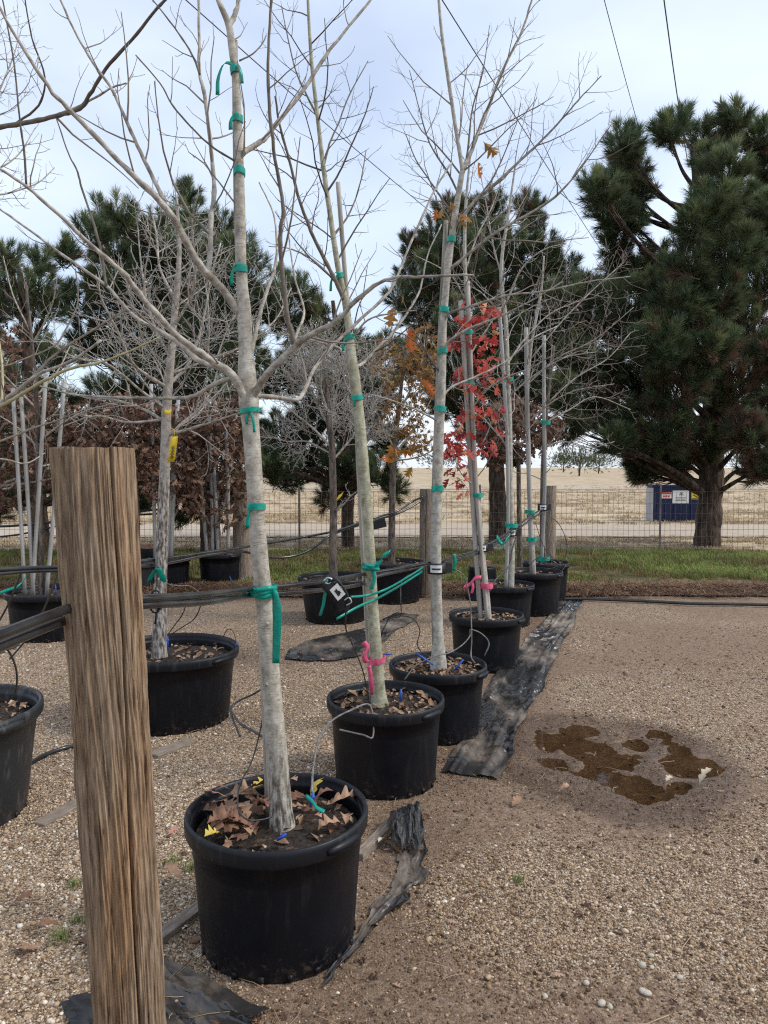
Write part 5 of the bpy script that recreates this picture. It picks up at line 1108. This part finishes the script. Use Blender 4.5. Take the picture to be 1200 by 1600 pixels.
drip([(836, 815, 8.2), (848, 850, 8.2), (862, 870, 8.2), (882, 882, 8.25), (878, 892, 8.2)], 'second black drip loop right of the last tree', r_=.004)
drip([(826, 885, 8.1), (840, 872, 8.1), (860, 875, 8.1), (872, 885, 8.1), (865, 893, 8.1)], 'black drip line lying over the last pots', r_=.004)
drip([(262, 992, dB-.2), (272, 978, dB-.2), (285, 960, 4.5), (293, 938, 4.4)], 'left black drip line rising from the wide pot behind the post', r_=.0035)
drip([(262, 994, dB-.2), (285, 980, dB-.2), (305, 965, 4.5), (316, 940, 4.4)], 'right black drip line rising from the wide pot behind the post', r_=.0035)
drip([(349, 995, dB+.3), (355, 984, dB+.25), (363, 985, dB+.15), (368, 997, dB+.1), (370, 1012, dB+.05)], 'small black drip hoop on the rim of the wide pot')
drip([(254, 895, 4.85), (262, 912, 4.85), (280, 915, 5.2), (297, 916, 5.6), (312, 926, 5.8)], 'grey drip line sagging right of the flaky trunk', 'tube_grey', .004)
drip([(375, 1150, 3.2), (360, 1110, 3.35), (372, 1096, 3.4), (395, 1085, 3.4), (412, 1075, 3.3)], 'black drip line on the gravel right of the wide pot', r_=.005)
drip([(362, 1112, 3.35), (375, 1130, 3.2), (400, 1145, 3.0), (412, 1152, 2.9)], 'black drip line bending behind the nearest trunk', r_=.005)
drip([(0, 1002, 2.6), (15, 1020, 2.7), (25, 1045, 2.9), (26, 1070, 3.1), (20, 1092, 3.3)], 'black drip line hanging into the scuffed pot', r_=.004)
drip([(37, 885, 4.6), (25, 915, 4.8), (10, 950, 5.0), (-10, 985, 5.0)], 'black line slanting down from the rear pipe at the left edge', r_=.007)
drip([(93, 887, 4.7), (80, 925, 5.1), (62, 965, 5.4), (40, 1000, 5.6), (15, 1030, 5.6)], 'dark line slanting past the left pot', r_=.007)
hose('ground_hose', [G(30, 1205, .012), G(60, 1185, .014), G(90, 1172, .014), G(120, 1165, .014), G(170, 1160, .012), G(235, 1150, .012)], .012, 'dark hose lying on gravel from the scuffed pot behind the post', 'hose')
hose('ground_hose', [G(860, 936, .03), G(920, 936, .03), G(1000, 939, .03), G(1080, 943, .03), G(1150, 944, .03), G(1260, 946, .03)], .018, 'black hose lying along the edge of the pine straw', 'hose', n=8)
for px, py, d, dx, dz_, lab in ((487, 1250, d1-.02, .01, .05, 'blue drip stake in the nearest pot'), (440, 1308, d1-.17, .03, .02, 'blue drip fitting at the foot of the nearest trunk'), (626, 1086, d2-.02, .004, .06, 'blue drip stake in the second pot'), (494+110, 1022, 4.2, .06, .0, 'blue fitting left of the third pot'), (664, 1030, d3-.15, -.10, .07, 'long slanted blue stake in the third pot'), (716, 1040, d3-.2, .06, .07, 'light blue stake on the right of the third pot'), (262, 1005, dB-.2, .0, .09, 'blue stake left in the wide pot behind the post'), (370, 1015, dB+.05, .0, .09, 'blue stake right in the wide pot behind the post'), (362, 908, 9.7, -.05, .12, 'blue stake before the brown leaved pot'), (87, 922, dB2-.1, .0, .10, 'blue fitting in the pot of the pale poles')):
    q = W(px, py, d); b = MB(); dv = Vector((dx, 0, dz_)); b.tube([q-dv*.5, q, q+dv*.5], [.004, .006, .005], 7); b.box(q+dv*.2, (.016, .006, .010)); tag(b.build('drip_stake', M['blue']), lab, 'drip stake', 'blue drip stakes')
ribbon_thing([W(478, 1243, d1-.03), W(488, 1252, d1-.06), W(495, 1262, d1-.09), W(507, 1268, d1-.1)], .014, [(.3, 1, .5), (.3, 1, .5)], 'tape', 'scrap of green tape on the soil of the nearest pot', 'hanging green tails')

# ------------------------------------------------------------------ ground cloth, planks
def cloth_strip(name, left, right, label, amp=.02, lift=.006, seed=0, curl=.05, n=60, m=22):
    Lq = catmull([G(*p) for p in left], 10); Rq = catmull([G(*p) for p in right], 10); b = MB()
    for i in range(n):
        t = i/(n-1); a = Lq[min(int(t*(len(Lq)-1)), len(Lq)-1)]; c = Rq[min(int(t*(len(Rq)-1)), len(Rq)-1)]
        for j in range(m):
            s = j/(m-1); p = a.lerp(c, s); e = .22*(float(fbm(t*9, seed+s*.6, 4, seed))-.5)
            p.x += e*(s-.35)
            h = float(gh(p.x, p.y))+lift+amp*max(0, float(fbm(s*7+seed+1.5*math.sin(t*5), t*7, 4, seed))-.45)*2.4+curl*max(0, s-.8)**1.5*4*float(fbm(t*9, seed, 2, 3))+.006*float(fbm(s*26, t*16, 2, seed+4))
            b.v.append((p.x, p.y, h))
    for i in range(n-1):
        for j in range(m-1): k = i*m+j; b.f.append((k, k+1, k+m+1, k+m))
    return tag(b.build(name, M['cloth']), label, 'ground cloth', 'black ground cloths')
cloth_strip('ground_cloth', [(868, 940), (845, 975), (815, 1010), (770, 1060), (745, 1110), (730, 1150), (690, 1208)], [(916, 936), (905, 965), (885, 1005), (858, 1062), (835, 1105), (806, 1160), (778, 1222)], 'crumpled black ground cloth strip right of the front row pots', .03, seed=2, n=90, m=26)
cloth_strip('ground_cloth', [(455, 1015), (500, 998), (560, 985), (620, 958)], [(440, 1032), (530, 1034), (590, 1012), (652, 962)], 'flat grey ground cloth on the gravel behind the second pot', .012, seed=5, n=40, curl=0)
cloth_strip('ground_cloth', [(100, 1570), (220, 1535), (262, 1500)], [(130, 1680), (330, 1650), (412, 1590)], 'black ground cloth at the foot of the big post', .02, seed=6, n=40)
cloth_strip('ground_cloth', [(-60, 1000), (-10, 985), (20, 975)], [(-60, 1040), (10, 1018), (45, 1000)], 'wet black ground cloth at the left edge by the pale poles', .008, lift=.004, seed=7, n=30, curl=0)
cloth_strip('ground_cloth', [(625, 1335), (612, 1390), (565, 1450), (505, 1530)], [(670, 1332), (655, 1388), (592, 1455), (522, 1548)], 'torn muddy ground cloth edge right of the nearest pot', .02, seed=8, n=40, curl=.03)
# crumpled fold of cloth
b = MB(); n1, n2 = 56, 60; tl, tr_, bl, br = G(606, 1290), G(652, 1262), G(612, 1342), G(668, 1352); rc = np.random.RandomState(9)
for i in range(n1):
    v = i/(n1-1)
    for j in range(n2):
        u = j/(n2-1); end = 1-.22*float(vnoise(u*16, 3.3)); vv = v*end
        p = tl.lerp(tr_, u).lerp(bl.lerp(br, u), vv); nn = float(fbm(u*5, vv*2.2, 4, 14)); n3 = float(fbm(u*13+1.5*vv, vv*3, 3, 8))
        p.x += .05*(float(fbm(u*3, vv*4, 3, 22))-.5); p.y += .05*(float(fbm(u*4+7, vv*4, 3, 23))-.5)
        p.z = .012+.12*(math.sin(math.pi*(.12+.80*vv))**1.3)*(.35+1.0*nn)*math.sin(math.pi*(.1+.8*u))**.6+.040*(n3-.5)
        b.v.append(tuple(p))
for i in range(n1-1):
    for j in range(n2-1): k = i*n2+j; b.f.append((k, k+1, k+n2+1, k+n2))
M['cloth_dark'] = noisy('black torn cloth', [(0.35, (0.006, 0.006, 0.007)), (0.6, (0.03, 0.029, 0.028)), (0.75, (0.16, 0.14, 0.12))], 14, 0.45, 0.9, 22, (3, 1, 1), spec=0.5, dist=0.02)
tag(b.build('cloth_bunch', M['cloth_dark']), 'bunched up black cloth on the ground between the first two pots', 'ground cloth', 'black ground cloths')
def plank(a, c, w_, th, label):
    a, c = G(*a), G(*c); m_ = (a+c)/2; d = c-a; b = MB(); b.box((0, 0, 0), (d.length, w_, th)); o = b.build('plank', M['plank'], None, False)
    o.location = (m_.x, m_.y, .006); o.rotation_euler = (0, 0, math.atan2(d.y, d.x)); bv = o.modifiers.new('bevel', 'BEVEL'); bv.width = .004; bv.segments = 2
    return tag(o, label, 'plank', 'grey planks in the ground')
plank((215, 1500), (345, 1400), .05, .05, 'grey plank sunk in the ground left of the nearest pot')
plank((560, 1345), (618, 1285), .045, .05, 'grey plank edge right of the nearest pot')
plank((238, 1183), (300, 1158), .09, .022, 'flat weathered plank in gravel below the wide pot')
plank((60, 1292), (125, 1255), .07, .022, 'flat weathered plank in gravel left of the big post')
# ------------------------------------------------------------------ fallen leaves and stones
def fallen(p, size, m, label, group, seed, up=0.0, curl=None):
    r = random.Random(seed); b = MB(); leaf_mesh(b, Matrix.Identity(4), size, r.uniform(.55, .75), r.uniform(-.5, 1.6) if curl is None else curl, r.uniform(-.3, .9), r=r)
    o = b.build('oak_leaf', M[m]); ss = o.modifiers.new('round', 'SUBSURF'); ss.levels = 1; ss.render_levels = 1; o.location = p; o.rotation_euler = (r.uniform(-.35, .35)+up, r.uniform(-.35, .35), r.uniform(0, 6.28))
    return tag(o, label, 'leaf', group)
mats = ['leaf_tan', 'leaf_rust', 'leaf_pink', 'leaf_tan', 'leaf_rust', 'leaf_rust', 'leaf_tan', 'leaf_rust', 'leaf_tan', 'leaf_rust', 'leaf_yellow', 'leaf_tan']
zz1 = zs_('A1'); r = random.Random(77)
for k in range(44):
    a = r.uniform(1.5, 4.0) if k < 34 else r.uniform(-.3, 1.6); q = POTS['A1'][3]*r.uniform(.30, .84); 
    fallen((cA1.x+q*math.cos(a), cA1.y+q*math.sin(a), zz1+.028+.0022*(k if k < 34 else 3)*(1.0 if 1.8 < a < 3.3 else .3)), r.uniform(.07, .12), mats[k % 12], {'leaf_tan': 'tan', 'leaf_rust': 'rust brown', 'leaf_pink': 'pinkish', 'leaf_yellow': 'yellow'}[mats[k % 12]]+' lobed oak leaf lying '+('left' if math.cos(a) < -.1 else 'right')+' of the trunk in the nearest pot', 'oak leaves in the nearest pot', 100+k)
spots = [(800, 1266, .09, 'leaf_tan', 'tan oak leaf lying left of and below the puddle'), (1092, 1229, .12, 'leaf_pale', 'bleached leaf at the right end of the puddle'), (1040, 1222, .06, 'leaf_pale', 'small bleached leaf touching the puddle edge'), (870, 1243, .07, 'leaf_tan', 'curled leaf just below the puddle'), (262, 1312, .07, 'leaf_pink', 'reddish leaf on gravel right of the big post'), (285, 1382, .10, 'leaf_tan', 'tan leaf left of the nearest pot'), (310, 1452, .07, 'leaf_pale', 'pale leaf on the sunk plank'), (318, 1475, .06, 'leaf_rust', 'rust leaf against the nearest pot foot'), (605, 1318, .07, 'leaf_pale', 'pale leaf beside the bunched cloth'), (628, 1338, .08, 'leaf_tan', 'tan leaf below the bunched cloth'), (120, 1478, .11, 'leaf_rust', 'rust leaf left of the big post foot'), (66, 1490, .10, 'leaf_tan', 'tan leaf on gravel left of the big post'), (15, 1420, .08, 'leaf_rust', 'dark leaf at the left edge of the gravel'), (98, 1455, .08, 'leaf_rust', 'folded rust leaf beside a grass tuft'), (660, 1275, .06, 'leaf_rust', 'small rust leaf right of the second pot'), (505, 1035, .07, 'leaf_pink', 'pinkish leaf behind the second pot'), (700, 1225, .05, 'leaf_rust', 'small rust leaf by the cloth end')]
for k, (px, py, s, m, lab) in enumerate(spots):
    p = G(px, py); p.z = float(gh(p.x, p.y))+.012; fallen(p, s, m, lab, 'oak leaves fallen on the yard', 300+k, curl=.25)
# twigs and straws strewn over the yard, uncountable
n = 420; rs_ = np.random.RandomState(5); b = MB(); y = 1.7*np.exp(rs_.rand(n)*math.log(9/1.7)); x = rs_.uniform(-.55, .55, n)*y
for k in range(n):
    a = rs_.uniform(0, 6.28); l = rs_.uniform(.02, .09); z = float(gh(x[k], y[k]))+.009; q = Vector((x[k], y[k], z)); dv = Vector((math.cos(a), math.sin(a), 0))*l; kk = Vector((-dv.y, dv.x, 0))*rs_.uniform(-.25, .25)
    b.tube([q-dv, q+kk+Vector((0, 0, .004)), q+dv], .0009+.0004*rs_.rand(), 4)
M['strawbit'] = noisy('straw', [(0.3, (0.22, 0.13, 0.07)), (0.7, (0.50, 0.38, 0.24))], 1.5, 0.8)
tag(b.build('straw_bits', M['strawbit']), 'scattered straw and twig bits on the gravel', 'straw', kind='stuff')
n = 900; y = 1.7*np.exp(rs_.rand(n)*math.log(9/1.7)); x = rs_.uniform(-.55, .55, n)*y; zz = gh(x, y)+.008
scatter('leaf_crumbs', np.stack([x, y, zz], 1), np.stack([rs_.uniform(1.2, 1.9, n), rs_.uniform(-.3, .3, n), rs_.uniform(0, 6.28, n)], 1), rs_.uniform(.012, .04, n), rs_.rand(n), LEAF['leaf_brown'], label='small broken leaf pieces strewn over the yard', cat='leaf litter')
for k, (px, py, s, lab) in enumerate([(1003, 1513, .016, 'largest white stone in the lower right gravel'), (1018, 1514, .010, 'white stone right of the largest white stone'), (1004, 1553, .013, 'left stone of the white pair low in the gravel'), (1011, 1556, .014, 'right stone of the white pair low in the gravel'), (940, 1571, .014, 'tan stone near the bottom of the gravel'), (953, 1576, .011, 'white stone beside the tan stone'), (916, 1539, .012, 'lone white stone left of the white pair'), (1062, 1528, .010, 'white stone at the right of the stone cluster'), (852, 1560, .010, 'grey white stone left of the tan stone'), (1017, 1496, .010, 'grey stone above the largest white stone')]):
    t = pebble(90+k, M['stone']); t.name = 'stone'; t.data.name = 'stone'; col.objects.link(t); p = G(px, py); t.location = (p.x, p.y, float(gh(p.x, p.y))+s*.45); t.scale = (s, s, s); t.rotation_euler = (0, 0, k)
    sb = t.modifiers.new('smooth', 'SUBSURF'); sb.levels = 2; sb.render_levels = 2; t.scale = (s*1.25,)*3
    tag(t, lab, 'stone', 'pale stones in the gravel')
for k, (px, py, s, lab) in enumerate([(268, 1355, 1.0, 'grass tuft between the big post and the nearest pot'), (300, 1362, .9, 'grass tuft touching the nearest pot'), (95, 1472, 1.0, 'grass tuft left of the big post'), (122, 1443, .6, 'small grass tuft beside the post shaft'), (812, 1380, .5, 'tiny grass tuft alone in the right gravel'), (115, 1388, .6, 'faint grass tuft higher left of the post')]):
    t = blades(200+k, 60, .05*s, .045*s, noisy('tuft green', [(0.3, (0.07, 0.12, 0.02)), (0.7, (0.20, 0.24, 0.07))], 30, .7), .0013, .8); t.name = 'grass_tuft'; col.objects.link(t); p = G(px, py); t.location = (p.x, p.y, float(gh(p.x, p.y))+.003); tag(t, lab, 'grass tuft', 'grass tufts in the gravel')

# ------------------------------------------------------------------ pines
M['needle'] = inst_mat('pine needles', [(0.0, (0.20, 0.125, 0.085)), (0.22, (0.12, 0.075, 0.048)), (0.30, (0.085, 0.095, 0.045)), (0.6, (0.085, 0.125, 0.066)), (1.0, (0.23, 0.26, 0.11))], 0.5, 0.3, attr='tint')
def tuft(seed, n=170):
    r = random.Random(seed); b = MB()
    b.tube([(0, 0, 0), (0, 0, .26)], [.007, .005], 3, False)
    for i in range(n):
        z = .02+.25*math.sqrt(r.random()); az = r.uniform(0, 6.28); th = R(r.uniform(28, 72))*(1.15-.65*z/.27); l = r.uniform(.09, .18)
        d = Vector((math.cos(az)*math.sin(th), math.sin(az)*math.sin(th), math.cos(th))); s = nrm(d.cross(Vector((r.uniform(-1, 1), r.uniform(-1, 1), r.uniform(-1, 1)))))*.0021
        p = Vector((0, 0, z)); mid_ = p+d*l*.55; e = p+d*l+Vector((0, 0, -.012))
        b.quad(p-s*.7, p+s*.7, mid_+s, mid_-s); b.quad(mid_-s, mid_+s, e)
    return template('needle_tuft', b, M['needle'])
TUFT = [tuft(s) for s in range(5)]
def pine(label, trunk, d, lobes, seed, size=1.0, per=1.0, brown=0.05, low_brown_py=640):
    r = random.Random(seed); base = W(trunk[0][0], trunk[0][1], d); root = empty('pine_tree', (base.x, d, .03), label, 'tree', 'pine trees behind the yard')
    P = [W(x, y, d) for x, y, w_ in trunk]; P[0].z = -.02; q = catmull(P, 8); rad = [PX(w_, d)/2 for w_ in lerpn([s[2] for s in trunk], len(q))]
    rad = [x*(1+.14*(float(vnoise(i*.8, seed))-.5)) for i, x in enumerate(rad)]; rad[0] *= 1.25
    b = MB(); b.tube(q, rad, 20); b.build('trunk', M['bark_pine'], root); tw = MB(); PT, EU, SC, TI = [], [], [], []
    ztop = q[-1].z
    for lb in lobes:
        lx, ly, lr = lb[:3]; extra = lb[3] if len(lb) > 3 else 0.0; dep = lb[4] if len(lb) > 4 else r.uniform(-1.2, 1.0)
        c = W(lx, ly, d+dep); lrw = PX(lr, d+dep); zt = min(max(c.z-.45*(c-Vector((q[0].x, d, c.z))).length-.2, 1.0), ztop-.1)
        k = min(range(len(q)), key=lambda i: abs(q[i].z-zt)); s0 = q[k]; r0 = min(rad[k]*.6, .05+.012*(c-s0).length)
        lm = catmull([s0, s0.lerp(c, .5)+Vector((0, 0, (-.10 if c.z > 2.8 else .05)*(c-s0).length))+rvec(r)*.08, c], 6)
        lrd = list(np.linspace(r0, .012, len(lm))); b = MB(); b.tube(lm, lrd, 7); b.build('limb', M['bark_pine'], root)
        nt_ = int(per*max(18, (92 if size > 1.1 else 108)*(lrw/.6)**2))
        for i in range(nt_):
            while True:
                u = Vector((r.uniform(-1, 1), r.uniform(-1, 1), r.uniform(-1, 1)))
                if .05 < u.length < 1: break
            u = u*(u.length**-.35)                        # most tufts sit near the lobe's skin
            if u.length > 1: u.normalize()
            p = c+u*lrw*(.72 if size > 1.1 else .86); out = nrm(u+Vector((0, 0, .75))+rvec(r)*.22); sc = size*r.uniform(.8, 1.4)
            p0 = p-out*.2*sc; PT.append(p0); EU.append(eul(out)); SC.append(sc)
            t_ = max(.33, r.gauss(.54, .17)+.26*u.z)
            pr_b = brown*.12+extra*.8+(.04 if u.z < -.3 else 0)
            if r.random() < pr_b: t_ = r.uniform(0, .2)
            TI.append(min(1, max(0, t_)))
            if i % 3 == 0:
                src = lm[r.randrange(len(lm)//2, len(lm))]; m_ = src.lerp(p0, .55)+Vector((0, 0, -.06)); tw.tube([src, m_, p0+out*.05], [.013, .009, .006], 3, False)
    tag(tw.build('twigs', M['bark_pine'], root), kind='stuff')
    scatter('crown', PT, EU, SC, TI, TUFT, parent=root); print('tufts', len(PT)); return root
pine('big dark pine at the right with a thick trunk behind the fence', [(1104,862,44),(1106,830,38),(1110,770,36),(1114,700,34),(1116,620,32),(1112,540,28),(1108,460,24),(1098,380,18),(1090,300,13),(1082,230,8)], 15.0, [
 (1046,205,30),(1062,190,26),(1143,190,30),(1140,220,24),(975,228,36),(985,262,40),(990,305,38),(985,345,34),(940,300,32),(950,330,34),(925,285,22),(1100,215,30),(1108,250,28),(1190,215,34),(1200,265,44),(1130,270,46,0,-1.6),(1118,320,44,0,-1.8),(1088,350,38,0,-1.9),(1165,330,50),(1210,350,60),(1140,390,54,0,-1.5),(1075,410,50,0,-1.6),(1020,420,46),(960,385,30),(970,420,34),(1010,470,52),(950,470,32),(1060,480,56,0,-1.5),(1120,460,56,.05,-1.4),(1190,440,60),(915,450,24),(880,460,30),(925,510,34),(975,520,44),(1030,540,56,0,-1.6),(1100,540,60,.15,-1.5),(1170,520,60,.5),(1215,560,60,.4),(900,560,40),(950,580,36),(1000,600,50),(1060,600,60,.25,-1.2),(1150,600,50,.6,-1.0),(1210,640,50,.7),(880,620,34),(930,640,40),(980,660,48),(1040,670,52,.25,-.9),(1010,720,44,.2),(960,690,30),(1050,712,38,.35),(1100,690,40,.4),(1165,680,46,.75),(1210,720,46,.7),(1185,730,34,.7),(890,670,28),(1130,650,44,.6),(1005,738,26,.25),(915,590,30)], 51, per=.95, brown=.05, size=1.18)
pine('round topped pine behind the third trunk', [(778,856,30),(778,800,27),(776,740,25),(774,660,22),(770,560,18),(762,460,13),(750,370,8)], 15.8, [
 (735,340,28,.5),(705,330,24,.45),(770,325,26,.4),(825,325,24,.6),(830,345,22,.4),(680,365,30),(650,385,26,.2),(715,385,40),(765,385,42),(815,390,34),(850,385,24),(855,410,24),(640,430,26),(680,430,40),(735,440,46),(790,440,44),(835,450,36),(625,465,22),(660,490,40),(720,510,46),(780,510,46),(840,500,34),(885,430,28),(870,480,30),(690,560,44),(760,580,50),(820,560,44),(870,545,34),(640,560,34),(700,620,40,.1),(800,630,44,.2),(860,610,36,.1),(750,660,40,.3),(900,520,30),(905,460,24)], 52, per=1.0, brown=.08)
pine('dark pine left of the second trunk with boughs hanging to the fence', [(544,842,20),(543,800,20),(546,760,17),(540,700,16),(535,620,13),(528,540,9),(520,470,6)], 14.9, [
 (440,440,26),(470,455,20),(485,490,26),(510,520,34),(545,545,34),(575,560,34),(605,545,22),(450,500,36),(420,470,30),(480,560,40),(540,600,42),(590,610,38),(440,590,40),(500,650,46,.1),(560,670,46,.1),(610,690,30),(445,680,40,.1),(420,730,34),(445,745,28),(480,720,40,.2),(540,730,40,.25),(590,735,32,.2),(615,760,20),(400,690,36,.1),(515,770,28,.2)], 53, per=1.0, brown=.08)
pine('tall pine behind the nearest trunk and its left limbs', [(330,885,34),(328,820,30),(322,740,28),(310,640,24),(300,540,18),(295,440,13),(294,340,7)], 13.4, [
 (295,305,20),(297,335,26),(190,335,24),(158,330,20),(215,360,28),(250,350,24),(145,370,30),(180,395,38),(240,400,42),(295,390,40),(340,400,36),(375,395,30),(385,430,36),(350,450,44),(290,460,48),(225,460,48),(165,450,44),(120,470,34),(400,480,36),(330,520,50),(260,530,50),(190,530,50),(380,550,44),(140,540,36),(300,600,50,.1),(220,600,50,.1),(370,620,44,.1),(330,670,44,.25),(250,670,44,.2),(170,620,40,.1),(380,690,36,.2),(345,350,24),(100,395,24),(300,730,44,.2),(240,740,44,.2),(365,765,36,.2),(180,715,44,.2),(130,690,36,.2),(200,780,36,.3),(290,790,36,.3)], 54, per=1.0, brown=.06)
pine('pine at the left edge with separate leaders', [(62,905,30),(62,850,30),(58,780,28),(52,700,24),(46,600,20),(40,500,14),(30,420,8)], 12.6, [
 (12,400,20),(8,430,26),(60,410,20),(62,445,26),(20,470,30),(75,480,28),(-20,480,40),(50,540,36),(-10,560,46),(90,560,30),(30,620,46,.1),(-30,650,50,.1),(90,640,38,.2),(40,690,44,.3),(110,690,32,.3),(-20,720,44,.3),(30,760,42,.3),(105,750,38,.3),(-20,790,40,.3),(150,770,34,.3)], 55, per=.9, brown=.08)

# far trees on the horizon
def far_tree(px, d, h, wd, label, seed, trunkh=.3):
    r = random.Random(seed); x = (px-600)/F_PX*d*CP; root = empty('far_tree', (x, d, 0), label, 'tree', 'far trees on the horizon')
    b = MB(); b.tube([(x, d, -.1), (x+.2, d, h*.5), (x, d, h*.9)], [h*.03, h*.022, h*.006], 7); b.build('trunk', M['bark_pine'], root)
    P, E, S, T = [], [], [], []
    for k in range(420):
        u = rvec(r)*.33; p = Vector((x+u.x*wd, d+u.y*wd, h*(.52+u.z*.50))); 
        if p.z < h*.10 or p.z > h: continue
        P.append(p); E.append(eul(u+Vector((0, 0, .6)))); S.append(h*.42*r.uniform(.5, 1)); T.append(r.uniform(.25, .8))
    scatter('crown', P, E, S, T, TUFT, parent=root)
for k, (px, d, h, wd, lab) in enumerate([(905, 120, 5.0, 5, 'far round tree on the horizon right of the last post'), (935, 150, 4.5, 5, 'far tree on the horizon just left of the big pine'), (880, 190, 5.5, 6, 'smaller far tree beside the far round tree'), (450, 130, 5, 6, 'far tree on the horizon left of the second trunk'), (690, 160, 5, 6, 'far tree on the horizon behind the third trunk'), (1150, 170, 6, 7, 'far tree on the horizon right of the big pine trunk'), (30, 150, 5.5, 6, 'far tree on the horizon at the left')]):
    far_tree(px, d, h, wd, lab, 60+k)

# ------------------------------------------------------------------ blue container with signs
p0 = G(1020, 816); p1 = Vector((p0.x+1.75, p0.y, 0)); zb, hh = .03, .98
o = empty('dumpster', (p0.x+.85, p0.y+.6, .04), 'navy blue steel container with signs behind the big pine trunk', 'dumpster')
b = MB(); b.box((p0.x+.85, p0.y+.27, zb+hh/2), (1.70, .5, hh)); b.build('body', M['dumpster'], o, False)
b = MB(); b.box((p0.x-.012, p0.y+.27, zb+hh/2-.02), (.03, .52, hh-.03)); b.build('side_panel', M['grey_paint'], o, False)
b = MB(); b.box((p0.x+.85, p0.y+.27, zb+hh+.025), (1.78, .58, .05)); b.build('lid', M['dumpster'], o, False)
for k in range(7):
    b = MB(); b.box((p0.x+.12+.245*k, p0.y+.012, zb+.25), (.05, .03, .46)); b.build('rib', M['dumpster'], o, False)
def sign(x, z, w_, h_, m):
    b = MB(); b.box((p0.x+x, p0.y+.008, zb+z-.19), (w_, .014, h_)); return b.build('sign', M[m], o, False)
def prt(parent, m, boxes):
    b = MB()
    for x, z, w_, h_, a in boxes: b.box((p0.x+x, p0.y-.003, zb+z-.19), (w_, .004, h_), 0, Matrix.Rotation(a, 3, 'Y'))
    k = b.build('sign_print', M[m], None, False); k.parent = parent; return k
s1 = sign(.78, .88, .46, .36, 'white'); prt(s1, 'black', [(.78, .985, .075, .012, .785), (.815, .985, .075, .012, -.785), (.76, .95, .06, .012, -.6), (.83, .95, .06, .012, .6), (.795, .955, .012, .08, 0), (.78, .86, .30, .010, 0), (.78, .82, .26, .010, 0), (.78, .78, .30, .010, 0)])
s2 = sign(1.23, .93, .30, .24, 'sign_yellow'); prt(s2, 'black', [(1.17, .98, .16, .026, .5), (1.28, .98, .16, .026, .5), (1.2, .90, .16, .026, .5), (1.31, .90, .12, .026, .5), (1.23, .83, .28, .02, 0)])
s3 = sign(.37, .93, .30, .18, 'white'); prt(s3, 'sign_red', [(.37, .985, .28, .05, 0), (.30, .90, .05, .05, 0), (.37, .90, .05, .05, 0), (.44, .90, .05, .05, 0)])

# ------------------------------------------------------------------ overhead cables
def H_at(px, py, z):
    a, b_ = (px-600)/F_PX, -(py-800)/F_PX; v = Vector((a, b_*SP+CP, b_*CP-SP)); return Vector((0, 0, CAM_H))+v*((z-CAM_H)/v.z)
for (a, c, r_, z, lab) in (((945, 0), (1000, 205), .007, 9.0, 'thin overhead cable at upper right, left of the pair'), ((1038, 0), (1061, 168), .011, 9.0, 'dark overhead cable at upper right, right of the pair'), ((693, 0), (945, 400), .010, 8.4, 'overhead cable slanting across the sky behind the third tree'), ((480, 165), (700, 352), .008, 7.6, 'faint overhead cable behind the second tree')):
    A_, B_ = H_at(*a, z), H_at(*c, z); dv = B_-A_; A2, B2 = A_-dv*1.2, B_+dv*1.0
    b = MB(); b.tube([A2.lerp(B2, t)+Vector((0, 0, -.25*math.sin(math.pi*t)+.2)) for t in np.linspace(0, 1, 14)], r_, 6); tag(b.build('overhead_cable', M['cable']), lab, 'cable', 'overhead cables')
